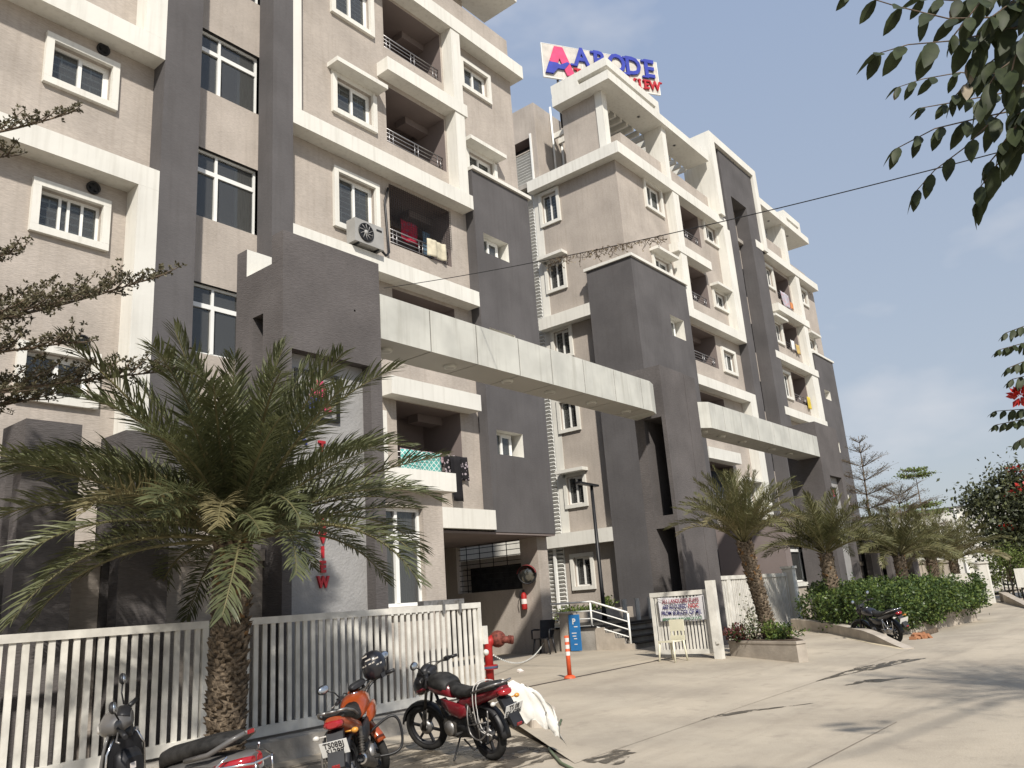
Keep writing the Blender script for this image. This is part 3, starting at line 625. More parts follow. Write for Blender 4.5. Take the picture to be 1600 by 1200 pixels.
bx('sill', WHITE, gr2, 29.2, 32.3, 10.8, 10.948, 1.46, 1.6); bx('dado', DUST, gr2, 28.9, 33.6, 10.86, 10.948, 0, 1.458)
# ------------------------------------------------------------------ charcoal pillars and low walls along the compound
def gpillar(x, label, w=.603, d=.64, h=3.96):
    y = AY
    g = thing('gate_pillar', label, 'pillar', (x, y, 0), 'charcoal pillars along the compound wall')
    part('shaft', holed('x', x, y, y + d, 0, h, [(y + .22, y + .42, .9, h - .3, .3, 0, 1)]).quad((x, y, 0), (x + w, y, 0), (x + w, y, h), (x, y, h)).quad((x + w, y, 0), (x + w, y + d, 0), (x + w, y + d, h), (x + w, y, h)).quad((x, y, h), (x + w, y, h), (x + w, y + d, h), (x, y + d, h)).quad((x + w, y + d, 0), (x, y + d, 0), (x, y + d, h), (x + w, y + d, h)), (PURP, ROOM), g)
gpillar(3.482, 'leftmost charcoal pillar behind the white fence, with a slot in its side')
gpillar(4.597, 'charcoal pillar right behind the big palm trunk, partly hidden by fronds')
for i, x in enumerate((34.4, 37.1, 40.7)): gpillar(x, ['charcoal pillar behind the hedge, next to the far sign pillar', 'middle charcoal pillar behind the hedge and palms', 'farthest charcoal pillar behind the palms and hedge'][i], 1.0, .82, 3.7)
def lowwall(x0, x1, z, label, m=TAUPE, y=10.05):
    g = thing('compound_wall', label, 'wall', (x0, y, 0)); bx('wall', m, g, x0, x1, y, y + .2, 0, z); bx('coping', m, g, x0, x1, y - .06, y + .26, z + .002, z + .16)
lowwall(4.087, 4.595, 2.377, 'short taupe wall between the two charcoal pillars'); lowwall(5.202, 6.838, 2.42, 'taupe compound wall under the palm fronds beside the sign pillar')
lowwall(-8, 3.48, 1.97, 'taupe compound wall left of the charcoal pillars'); lowwall(32.83, 51, 2.06, 'pale compound wall behind the row of palms', DUST)

# ------------------------------------------------------------------ white slatted fence and gates
def slats(parent, xs, y, z0, z1, w, d=.022):
    me = MB().box(-w / 2, w / 2, -d / 2, d / 2, 0, z1 - z0).mesh('slat', FENCE)
    for x in xs:
        o = link('slat', me, parent); o.matrix_parent_inverse = Matrix.Translation(-Vector(parent['wi'])); o.location = (x, y, z0); o.rotation_euler.y = rnd.uniform(-.003, .003)
def fencepanel(name, label, cat, x0, x1, y=9.05, z0=.27, z1=1.655):
    g = thing(name, label, cat, ((x0 + x1) / 2, y, 0))
    bx('top_rail', FENCE, g, x0, x1, y - .03, y + .03, z1 - .085, z1); bx('bottom_rail', FENCE, g, x0, x1, y - .03, y + .03, z0, z0 + .12)
    bx('stile', FENCE, g, x0, x0 + .06, y - .028, y + .028, z0 + .121, z1 - .086); bx('stile', FENCE, g, x1 - .07, x1, y - .028, y + .028, z0 + .121, z1 - .086)
    n = int((x1 - x0 - .13) / .121); st = (x1 - x0 - .13) / n
    slats(g, [x0 + .06 + st * (i + .5) for i in range(n)], y, z0 + .119, z1 - .084, .062)
    return g
f1 = fencepanel('slat_fence', 'long white slatted metal fence at the left edge', 'fence', -3.0, 5.42)
f2 = fencepanel('sliding_gate', 'white slatted sliding gate beside the parked motorcycles', 'gate', 5.46, 10.25)
bx('roller_bracket', ALU, f2, 9.0, 9.9, 9.06, 9.2, 1.66, 1.73); bx('roller_hook', ALU, f2, 9.35, 9.4, 9.0, 9.06, 1.52, 1.72); bx('roller_hook', ALU, f2, 9.72, 9.77, 9.0, 9.06, 1.52, 1.72)
bx('latch_box', FENCE, f2, 10.252, 10.36, 9.0, 9.1, 1.0, 1.28); part('gate_knob', MB().ico((10.31, 9.02, .87), .05), FENCE, f2)
mb = MB().prism([(-3, 8.72), (10.35, 8.72), (10.35, 9.24), (-3, 9.24)], 0, .235); single('plinth', mb, CONC, 'stained concrete plinth under the white fence and sliding gate', 'plinth')
def kerb(name, label, a, b, ha, hb, w, m):
    a, b = Vector((*a, 0)), Vector((*b, 0)); n = (b - a).normalized().cross(Vector((0, 0, 1))) * w / 2; mb = MB(); k = 6
    for i in range(k):
        s, t = i / k, (i + 1) / k; p, q = a.lerp(b, s), a.lerp(b, t); h1, h2 = ha + (hb - ha) * s, ha + (hb - ha) * t
        j = .012 * math.sin(i * 2.3)
        mb.add([p - n, p + n, q + n, q - n, p - n + Vector((0, 0, h1 + j)), p + n + Vector((0, 0, h1)), q + n + Vector((0, 0, h2)), q - n + Vector((0, 0, h2))], [(4, 5, 6, 7), (0, 1, 5, 4), (2, 3, 7, 6), (1, 2, 6, 5), (3, 0, 4, 7)])
    return single(name, mb, m, label, 'kerb')
kerb('ramp_kerb', 'low rendered kerb at the mouth of the near driveway', (10.35, 9.0), (8.95, 7.05), .3, .22, .26, DUST)
mb = MB().cbox((8.82, 6.85, .15), (.42, .34, .34), Matrix.Rotation(R(52), 3, 'Z') @ Matrix.Rotation(R(6), 3, 'X')); o = single('stone_block', mb, DUST, 'rough rounded stone block at the end of the driveway kerb', 'stone block')
md = o.modifiers.new('round', 'BEVEL'); md.width = .07; md.segments = 3
def kerbpoly(name, label, pts, w_, m, off=0):
    n = len(pts); mb = MB(); vs = []
    for i, q in enumerate(pts):
        a, b = Vector(pts[max(0, i - 1)][:2]), Vector(pts[min(n - 1, i + 1)][:2]); d = (b - a).normalized(); nn = Vector((-d.y, d.x)); c = Vector(q[:2]) + nn * off
        for s_, z in ((0, 0), (0, q[2]), (w_, q[2] + .012), (w_, 0)): vs.append((c.x + nn.x * s_, c.y + nn.y * s_, z))
    fs = [(i * 4 + k, i * 4 + 4 + k, i * 4 + 5 + k, i * 4 + 1 + k) for i in range(n - 1) for k in range(3)]; mb.add(vs, fs + [(0, 1, 2, 3), (4 * n - 1, 4 * n - 2, 4 * n - 3, 4 * n - 4)])
    return single(name, mb, m, label, 'kerb')
WL = [(25.75, 9.9, .52), (25.2, 9.15, .47), (24.27, 8.2, .4), (23.0, 7.35, .36), (21.9, 6.62, .32), (21.3, 6.2, .25), (20.6, 5.66, .1), (20.04, 5.25, .02)]
kerbpoly('ramp_kerb', 'long wedge shaped kerb wall tapering to the road by the black motorcycle', WL, .22, DUST)
kerbpoly('kerb_strip', 'pale yellowish edging strip along the foot of the wedge kerb', [(a, b, .17 - .16 * i / 7) for i, (a, b, c) in enumerate(WL)], .1, mat('yellowish_edging', (.55, .47, .33), .9), -.1)
# open gate leaf with notice
g = thing('open_gate', 'open white slatted gate leaf carrying the notice banner', 'gate', (17.1, 9.0, 0))
for b, n_ in (((17.07, 17.13, 8.36, 9.8, .24, .34), 'bottom_rail'), ((17.07, 17.13, 8.36, 9.8, 1.5, 1.6), 'top_rail'), ((17.075, 17.125, 9.72, 9.8, .342, 1.498), 'stile'), ((17.075, 17.125, 8.36, 8.44, .342, 1.498), 'stile')): bx(n_, FENCE, g, *b)
me = MB().box(-.012, .012, -.021, .021, 0, 1.158).mesh('slat', FENCE)
for i in range(15):
    o = link('slat', me, g); o.location = (17.1, 8.485 + .0843 * i, .341)
for i in range(2): part('slat_infill', MB().box(17.09, 17.11, 9.62 + .05 * i, 9.64 + .05 * i, .342, 1.498), FENCE, g)
single('gate_post', MB().box(16.93, 17.09, 8.12, 8.3, .05, 1.78).box(16.9, 16.93, 8.14, 8.2, .45, .52), FENCE, 'thick white square gate post right of the notice banner', 'post')
bn = thing('notice_banner', 'white cloth notice about landlord flats tied to the open gate', 'banner', (17.03, 9.0, 0))
BANN = mat('banner_cloth', (.66, .65, .66), .7, var=.04, vscale=4, bump=.3, bscale=3)
mb = MB(); NX, NZ = 16, 8; vs = []
for j in range(NZ + 1):
    for i in range(NX + 1):
        u, v = i / NX, j / NZ; vs.append((17.035 - .012 * math.sin(u * 5 + v * 3), 9.58 - 1.16 * u, .95 + .53 * v - .025 * math.sin(math.pi * u) * v + .012 * math.sin(7 * u)))
mb.add(vs, [(j * (NX + 1) + i, j * (NX + 1) + i + 1, (j + 1) * (NX + 1) + i + 1, (j + 1) * (NX + 1) + i) for j in range(NZ) for i in range(NX)], 0, True)
part('cloth', mb, BANN, bn)
FACE_MX = Matrix.Rotation(R(-90), 4, 'Z') @ FACE_Y
NAVY = mat('navy_print', (.045, .04, .16), .7); GRN = mat('green_print', (.05, .17, .08), .7); MAR = mat('maroon_print', (.24, .02, .05), .7)
for body, z, y, sz, m, wd in (('ALL LANDLORD FLATS', 1.385, 9.0, .125, MAR, .92), ('ARE REQUIRED', 1.26, 9.16, .125, NAVY, .62), ('NOC', 1.265, 8.68, .135, RED, .25), ('FROM BUILDER OF MJL', 1.13, 9.0, .13, NAVY, 1.0), ('BEFORE SALE / PURCHASE OF FLATS', 1.0, 9.0, .075, GRN, .98)):
    text_on('lettering', body, m, bn, (17.008, y, z), sz, .004, .002, FACE_MX, fit=wd)
part('border', MB().tube([(17.015, 9.57, .96), (17.015, 8.43, .96)], .006, 4).tube([(17.015, 9.57, 1.47), (17.015, 9.56, .96)], .006, 4).tube([(17.015, 8.44, 1.47), (17.015, 8.43, .96)], .006, 4), BMET, bn)
part('string', MB().tube([(17.0, 9.6, 1.47), (16.99, 9.3, 1.36), (16.99, 9.0, 1.2), (17.0, 8.75, 1.02)], .004, 4), BMET, bn)
# closed gate of the farther arch
g = thing('sliding_gate', 'closed white slatted gate behind the planter palm', 'gate', (24.3, 10.6, 0))
for x0, x1 in ((20.8, 23.1), (23.12, 25.43), (25.45, 27.75)):
    bx('top_rail', FENCE, g, x0, x1, 10.56, 10.64, 1.83, 1.94); bx('bottom_rail', FENCE, g, x0, x1, 10.56, 10.64, .25, .36); bx('stile', FENCE, g, x0, x0 + .13, 10.565, 10.635, .362, 1.828); bx('stile', FENCE, g, x1 - .08, x1, 10.565, 10.635, .362, 1.828)
    slats(g, [x0 + .2 + .128 * i for i in range(16)], 10.6, .36, 1.83, .072)
single('gate_post', MB().box(27.86, 28.2, 10.4, 10.75, .1, 2.08).box(27.82, 28.24, 10.36, 10.79, 2.082, 2.16), WHITE, 'white rendered gate post right of the closed gate', 'post')
# ------------------------------------------------------------------ planters
def planter(name, poly, h, label, m):
    g = thing(name, label, 'planter', (*poly[0], 0)); mb = MB(); n = len(poly); c = Vector((sum(p[0] for p in poly) / n, sum(p[1] for p in poly) / n))
    inn = [tuple(Vector(p).lerp(c, .13)) for p in poly]
    part('wall', MB().prism(poly, 0, h), m, g); part('soil', MB().prism([tuple(Vector(p).lerp(c, .06)) for p in poly], h + .002, h + .012), mat('dry_soil', (.09, .065, .045), .95, var=.3, vscale=12), g)
    rim = MB(); rim.prism([tuple(Vector(p).lerp(c, -.015)) for p in poly], h - .05, h + .001); part('rim', rim, BMET if m is CONC else m, g)
planter('planter', [(17.62, 8.25), (16.75, 6.4), (17.0, 6.3), (20.4, 8.3)], .46, 'low rendered planter holding the leaning palm between the two driveways', DUST)
planter('planter', [(23.9, 7.35), (24.0, 6.7), (25.9, 6.2), (30.5, 5.6), (33, 9.6), (26.4, 9.6)], .42, 'long pale planter wall full of green hedge', DUST)
# ------------------------------------------------------------------ steps, railing, platform
st = thing('entrance_steps', 'short flight of grey steps up to the far building', 'steps', (21, 12.5, 0))
part('platform', MB().box(19.7, 26.0, 13.15, 17.5, 0, .78), CONC, st); part('platform_edge', MB().box(19.64, 26.0, 13.09, 17.5, .782, .84), BMET, st)
for i in range(4): part('step', MB().box(19.75, 22.3, 11.95 + .3 * i, 13.148, PLOT + .15 * i - (.02 if i == 0 else 0), PLOT + .15 * (i + 1) - .03), CONC, st); part('tread', MB().box(19.85, 22.3, 11.9 + .3 * i, 12.25 + .3 * i, PLOT + .15 * (i + 1) - .029, PLOT + .15 * (i + 1)), BMET, st)
mb = MB()
for i in range(4): mb.box(19.68, 19.748, 11.95 + .3 * i, 12.248 + .3 * i, PLOT, PLOT + .15 * (i + 1))
part('stringer', mb, DUST, st)
for y in (13.25,): part('rail_post', MB().tube([(19.72, y, .84), (19.72, y, 1.47)], .028, 8), UPVC, st)
part('rail_post', MB().tube([(19.72, 12.05, PLOT), (19.72, 12.05, 1.12)], .03, 8), UPVC, st)
for dz in (0, .25, .46, .66):
    part('handrail', MB().tube([(19.72, 16.2, 1.49 - dz), (19.72, 13.2, 1.49 - dz), (19.72, 12.06, 1.14 - dz * .98)], .026 if dz == 0 else .016, 8), UPVC, st)
single('board_pillar', MB().box(19.55, 19.63, 13.8, 14.25, PLOT, 1.2).box(19.5, 19.63, 13.75, 14.3, 1.202, 1.25), DUST, 'rendered pillar stub behind the blue parking board', 'pillar stub')
bd = thing('parking_board', 'tall narrow blue parking board leaning on the pillar stub', 'sign board', (19.5, 13.6, PLOT))
BLB = mat('blue_board', (.03, .17, .42), .5, var=.08)
WPR = mat('white_print', (.75, .75, .75), .6)
part('panel', MB().box(19.46, 19.49, 13.5, 13.86, PLOT + .02, 1.17), BLB, bd)
text_on('lettering', 'P', WPR, bd, (19.45, 13.68, .98), .22, .006, .006, FACE_MX)
mb = MB()
for z, a, b in ((.83, .05, .17), (.66, .1, .26), (.58, .12, .24), (.51, .1, .2), (.36, .1, .2)): mb.box(19.452, 19.458, 13.52 + a, 13.52 + b, z, z + .025)
part('text_line', mb, WPR, bd)
for i, x in enumerate((21.65, 22.4, 23.18)):
    single('fence_board', MB().box(x - .11, x + .11, 13.3, 13.34, .84, 1.48), mat('pale_board', (.5, .49, .45), .7) if i == 0 else bpy.data.materials['pale_board'], ['pale upright board nearest the stair handrail', 'middle pale upright board on the platform', 'pale upright board partly behind the open gate'][i], 'board', 'pale upright boards on the platform')
rb = thing('raised_bed', 'low raised bed wall with green plants under the ground floor window', 'raised bed', (23, 15.5, 0))
bx('bed_wall', DUST, rb, 21.6, 25.9, 15.6, 15.75, .842, 1.2)
# ------------------------------------------------------------------ lamp post, hydrant, delineators, extinguisher, mirror, chairs, AC
lp = thing('street_lamp', 'slim black lamp post with flat arm in front of the far building', 'lamp post', (23.55, 15.3, .84))
part('pole', MB().tube([(23.55, 15.3, .84), (23.55, 15.3, 1.2), (23.52, 15.3, 5.3)], [.09, .07, .055], 10), BMET, lp)
part('lamp_head', MB().cbox((23.2, 15.25, 5.34), (1.15, .2, .07), Matrix.Rotation(R(2), 3, 'Y')), BMET, lp)
part('base_plate', MB().box(23.4, 23.7, 15.15, 15.45, .842, .87), BMET, lp)
def orange(c, n_): return mat(n_, c, .5, var=.1, vscale=8)
ORG, WREF, REDP = orange((.62, .10, .035), 'orange_plastic'), orange((.72, .66, .62), 'white_reflective'), orange((.36, .02, .018), 'red_paint')
def delineator(x, y, z, label, h=.76):
    g = thing('delineator_post', label, 'post', (x, y, z), 'striped plastic posts at the driveway')
    part('post', MB().tube([(x, y, z + .03), (x, y, z + h)], .042, 14), ORG, g)
    part('base', MB().lathe([(.001, z + .05), (.06, z + .06), (.1, z + .035), (.11, z + .002)], 18, (x, y, 0)), ORG, g)
    for k in (.58, .74, .9): part('reflective_band', MB().lathe([(.0435, z + h * k - .035), (.0435, z + h * k + .035)], 14, (x, y, 0)), WREF, g)
delineator(13.0, 9.34, PLOT, 'orange striped plastic post standing alone on the driveway')
delineator(12.6, 11.0, PLOT, 'red and white striped post behind the hydrant', .84)
ch = MB(); a, b = Vector((12.6, 11.0, .75)), Vector((19.2, 14.6, .45)); pts = [a.lerp(b, i / 40) - Vector((0, 0, 1.5 * (i / 40) * (1 - i / 40) + 0)) for i in range(41)]
for i in range(0, 40): ch.tube([pts[i].lerp(pts[i + 1], .15), pts[i].lerp(pts[i + 1], .75)], .017, 5)
single('barrier_chain', ch, mat('white_chain_plastic', (.6, .6, .57), .5), 'white plastic chain sagging between the striped post and the wall', 'chain')
hy = thing('fire_hydrant', 'red standpipe hydrant with two outlets beside the gate end', 'hydrant', (11.5, 10.0, PLOT))
hx, hy_ = 11.5, 10.0
part('pipe', MB().tube([(hx, hy_, PLOT), (hx, hy_, .86), (hx + .02, hy_ - .0, .95), (hx + .1, hy_ - .06, 1.0)], [.075, .075, .09, .1], 14), REDP, hy)
part('flange', MB().lathe([(.075, .5), (.15, .5), (.15, .535), (.15, .57), (.075, .57)], 16, (hx, hy_, 0), sm=False), REDP, hy)
part('flange_strap', MB().lathe([(.155, .515), (.16, .535), (.155, .555)], 16, (hx, hy_, 0)), mat('faded_blue_strap', (.08, .09, .15), .7), hy)
RUST = mat('rusty_red', (.17, .045, .032), .7, var=.3, vscale=20)
part('valve_body', MB().ico((hx + .16, hy_ - .1, 1.0), (.15, .15, .15), n=14, m=9), RUST, hy)
for s in (-1, 1):
    d = Vector((.75, -.65, -.1)).normalized(); sdv = Vector((.62, .78, 0)) * .1 * s; c = Vector((hx + .2, hy_ - .12, .99)) + sdv
    o = part('outlet', MB().tube([c, c + d * .17], [.065, .06], 12), RUST, hy); part('outlet_cap', MB().tube([c + d * .171, c + d * .22], [.075, .075], 12), RUST, o)
ex = thing('fire_extinguisher', 'red fire extinguisher hung on the carport wall', 'fire extinguisher', (19.2, 15.2, 1.6))
part('cylinder', MB().lathe([(.001, 1.4), (.08, 1.4), (.085, 1.43), (.085, 1.8), (.05, 1.87), (.02, 1.89)], 14, (19.2, 15.2, 0)), REDP, ex)
part('valve', MB().lathe([(.025, 1.885), (.03, 1.93), (.001, 1.94)], 10, (19.2, 15.2, 0)).cbox((19.17, 15.18, 1.95), (.12, .02, .02)), BMET, ex)
part('hose', MB().tube([(19.18, 15.2, 1.92), (19.1, 15.25, 1.95), (19.08, 15.27, 1.8), (19.1, 15.26, 1.6)], .012, 6), BLACK, ex); part('paper_label', MB().lathe([(.087, 1.56), (.087, 1.7)], 14, (19.2, 15.2, 0)), WREF, ex)
cm = thing('convex_mirror', 'round convex traffic mirror with red hood on the carport column', 'mirror', (18.5, 14.4, 2.3))
mm = Matrix.Translation((19.05, 14.9, 2.38)) @ Matrix.Rotation(R(-62), 4, 'Z') @ Matrix.Rotation(R(90), 4, 'X') @ Matrix.Rotation(R(8), 4, 'X')
part('mirror_face', MB().lathe([(.25, 0), (.2, .05), (.12, .08), (.001, .09)], 24).xf(mm), mat('dusty_mirror', (.22, .22, .2), .15, .9), cm); part('rim', MB().tube([(.26 * math.cos(t), .26 * math.sin(t), 0) for t in [i * math.pi / 14 for i in range(29)]], .025, 6, cap=False).xf(mm), BLACK, cm)
hd = MB()
for i in range(14):
    t0, t1 = R(10 + i * 11.4), R(10 + (i + 1) * 11.4); q = lambda t, z: (.28 * math.cos(t), .28 * math.sin(t), z)
    hd.quad(q(t0, -.03), q(t1, -.03), q(t1, .16), q(t0, .16))
part('hood', hd.xf(mm), mat('faded_red_hood', (.30, .05, .05), .6), cm); part('bracket', MB().tube([mm @ Vector((0, 0, 0)), (19.3, 15.0, 2.38)], .03, 8), BMET, cm)
# black plastic armchair
bc = lthing('plastic_chair', 'black plastic armchair standing against the carport wall', 'chair', Matrix.Translation((18.82, 14.3, PLOT)) @ Matrix.Rotation(R(195), 4, 'Z'))
o = part('seat', MB().loft([(-.22, .2, .42, .012), (0, .22, .405, .012), (.22, .23, .42, .015)], 12, 5), BLACK, bc)
mb = MB()
for i in range(8):
    a, b = i / 8, (i + 1) / 8; f_ = lambda t, s: (-.22 - .16 * t - .02 * math.cos(s * 1.5), s * (.2 + .03 * t), .42 + .48 * t)
    for s in range(6): mb.quad(f_(a, -1 + s / 3), f_(a, -1 + (s + 1) / 3), f_(b, -1 + (s + 1) / 3), f_(b, -1 + s / 3))
o = part('backrest', mb, BLACK, bc); md = o.modifiers.new('thick', 'SOLIDIFY'); md.thickness = .015
for x, y in ((.2, .22), (.2, -.22), (-.22, .2), (-.22, -.2)): part('leg', MB().tube([(x * .9, y * .9, .42), (x * 1.15, y * 1.15, 0)], [.03, .022], 6), BLACK, bc)
for s in (-1, 1): part('armrest', MB().tube([(-.3, s * .24, .64), (0, s * .27, .66), (.2, s * .26, .65), (.23, s * .25, .42)], .024, 6), BLACK, bc)
# cream chair in front of the banner
CREAM = mat('cream_plastic', (.70, .67, .52), .45, var=.05)
wc = lthing('plastic_chair', 'cream armless plastic chair in front of the notice banner', 'chair', Matrix.Translation((16.25, 8.92, .15)) @ Matrix.Rotation(R(172), 4, 'Z'))
part('seat', MB().loft([(-.2, .18, .43, .015), (0, .2, .42, .015), (.21, .2, .43, .02)], 12, 5), CREAM, wc)
mb = MB().box(-.265, -.245, -.19, .19, .62, .86).box(-.25, -.23, -.19, .19, .43, .53)
for y in (-.17, -.065, .04, .145): mb.box(-.26, -.24, y, y + .03, .53, .62)
part('backrest', mb, CREAM, wc)
for x, y in ((.18, .18), (.18, -.18), (-.2, .17), (-.2, -.17)): part('leg', MB().tube([(x, y, .43), (x * 1.2, y * 1.15, 0)], [.024, .018], 8), CREAM, wc)
# air conditioner
ac = thing('air_conditioner', 'grey outdoor air conditioner unit on the trim under a window', 'air conditioner', (12.55, 14.2, 10.42))
ACM = mat('ac_casing', (.33, .325, .31), .5, var=.06)
part('casing', MB().box(12.08, 13.02, 14.02, 14.34, 10.46, 11.08), ACM, ac); o = part('fan_guard', MB().lathe([(.245, 14.018), (.245, 13.995), (.21, 13.995), (.2, 14.017)], 28, (12.43, 0, 10.77), 'y'), BMET, ac)
part('fan_hub', MB().lathe([(.07, 14.015), (.06, 13.99), (.001, 13.985)], 14, (12.43, 0, 10.77), 'y'), ACM, o)
part('fan_opening', MB().lathe([(.2, 14.014), (.001, 14.014)], 24, (12.43, 0, 10.77), 'y'), BLACK, ac)
mb = MB()
for i in range(10): mb.tube([(12.43 + .07 * math.cos(i * .628), 13.99, 10.77 + .07 * math.sin(i * .628)), (12.43 + .21 * math.cos(i * .628 + .4), 13.99, 10.77 + .21 * math.sin(i * .628 + .4))], .008, 4)
part('fan_blade', mb, ACM, o); part('vent_slots', MB().box(12.78, 12.96, 14.01, 14.019, 10.93, 10.98), BMET, ac)
for x in (12.2, 12.85): part('bracket', MB().box(x, x + .04, 14.05, 14.6, 10.42, 10.458), BMET, ac)
part('refrigerant_hose', MB().tube([(13.02, 14.2, 10.6), (13.3, 14.25, 10.48), (13.55, 14.4, 10.7), (13.65, 14.55, 11.4), (13.62, 14.58, 12.3), (13.78, 14.6, 12.75)], .032, 8), BLACK, ac)
# mesh over the caged balcony
mb = MB(); 
for i in range(34): mb.box(13.86 + i * .0722, 13.868 + i * .0722, 14.6, 14.606, 11.66, 12.93)
for i in range(18): mb.box(13.85, 16.25, 14.607, 14.612, 11.68 + i * .0715, 11.687 + i * .0715)
part('safety_net', mb, BMET, b1)
# ------------------------------------------------------------------ foliage helpers
def rv(g, a, b): return g.uniform(a, b)
class Leaves:
    def __init__(s): s.v = []; s.f = []; s.m = []
    def leaf(s, p, d, n, l, w, mi=0):
        """one leaf: diamond folded along its midrib, from p along d, n roughly its normal"""
        sd_ = d.cross(n); b = len(s.v)
        if sd_.length < 1e-6: sd_ = d.orthogonal()
        sd_.normalize(); n2 = sd_.cross(d)
        m_ = p + d * l * .55 - n2 * w * .18
        s.v += [tuple(p), tuple(m_ + sd_ * w * .5 + n2 * w * .2), tuple(p + d * l), tuple(m_ - sd_ * w * .5 + n2 * w * .2)]
        s.f += [(b, b + 1, b + 2), (b, b + 2, b + 3)]; s.m += [mi, mi]
    def mesh(s, name, mats):
        me = bpy.data.meshes.new(name); me.from_pydata(s.v, [], s.f)
        for x in (mats if isinstance(mats, (list, tuple)) else [mats]): me.materials.append(x)
        if any(s.m): me.polygons.foreach_set('material_index', s.m)
        return me
def rdir(g, up=0.0):
    while True:
        v = Vector((g.uniform(-1, 1), g.uniform(-1, 1), g.uniform(-1, 1)))
        if .05 < v.length < 1: v.normalize(); v.z += up; return v.normalized()
PALM = leafmat('palm_leaflet', (.125, .132, .06), (.065, .075, .034), .26, .42, 5, .45)
PALMD = leafmat('dry_palm_leaflet', (.20, .17, .085), (.12, .105, .05), .2, .55, 5)
PALMB = leafmat('dusty_palm_leaflet', (.15, .142, .062), (.085, .09, .036), .2, .55, 3)
RACH_M = mat('palm_rachis', (.14, .125, .06), .6, var=.2)
BOOT = mat('palm_boot', (.165, .128, .09), .95, var=.42, vscale=22, bump=.6, bscale=45, col2=(.045, .034, .025))
BOOTO = mat('fresh_palm_boot', (.22, .125, .055), .85, var=.3, vscale=9)
def frond_mesh(name, Lf, droop, npair, ll, lw, seed, m, vee=.5):
    g = random.Random(seed); lv = Leaves(); n = 14; pts = [Vector((0, 0, 0))]; ang = 0; tans = []
    for i in range(n):
        t = (i + .5) / n; ang = -droop * t ** 1.6; d = Vector((math.cos(ang), .12 * math.sin(seed * 2.1) * t, math.sin(ang))).normalized(); tans.append(d); pts.append(pts[-1] + d * Lf / n)
    mb = MB(); mb.tube(pts, [.022 * Lf / 2 * (1 - i / n * .85) for i in range(n + 1)], 5, mi=1)
    lv.v, lv.f, lv.m = mb.v, mb.f, mb.m
    for k in range(npair):
        t = .16 + .84 * k / (npair - 1); s = t * n; i = min(int(s), n - 1); p = pts[i].lerp(pts[i + 1], s - i); d = tans[i]
        up = Vector((0, 1, 0)).cross(d) * -1; up = Vector((-d.z, 0, d.x)).normalized()
        sdv = up.cross(d).normalized()
        for sg in (-1, 1):
            a = R(70 - 40 * t + g.uniform(-12, 12)); tw = vee + g.uniform(-.5, .35)
            q = (d * math.cos(a) + (sdv * sg * math.cos(tw) + up * math.sin(tw)) * math.sin(a)).normalized()
            l = ll * (.35 + .65 * math.sin(math.pi * min(1, .12 + .8 * t)) ** .7) * g.uniform(.85, 1.1) * (1 if t < .96 else .7)
            w_ = lw * g.uniform(.8, 1.1); nrm = q.cross(d).normalized(); side = q.cross(nrm).normalized(); b = len(lv.v)
            q2 = (q + Vector((0, 0, -.12 - .1 * t))).normalized(); q3 = (q + Vector((0, 0, -.28 - .15 * t))).normalized()
            p1 = p + q * l * .35; p2 = p1 + q2 * l * .35; p3 = p2 + q3 * l * .3
            lv.v += [tuple(p + side * w_ * .2), tuple(p - side * w_ * .2), tuple(p1 + side * w_ * .5), tuple(p1 - side * w_ * .5), tuple(p2 + side * w_ * .36), tuple(p2 - side * w_ * .36), tuple(p3)]
            lv.f += [(b, b + 1, b + 3, b + 2), (b + 2, b + 3, b + 5, b + 4), (b + 4, b + 5, b + 6)]; lv.m += [0, 0, 0]
    return lv.mesh(name, [m, RACH_M])
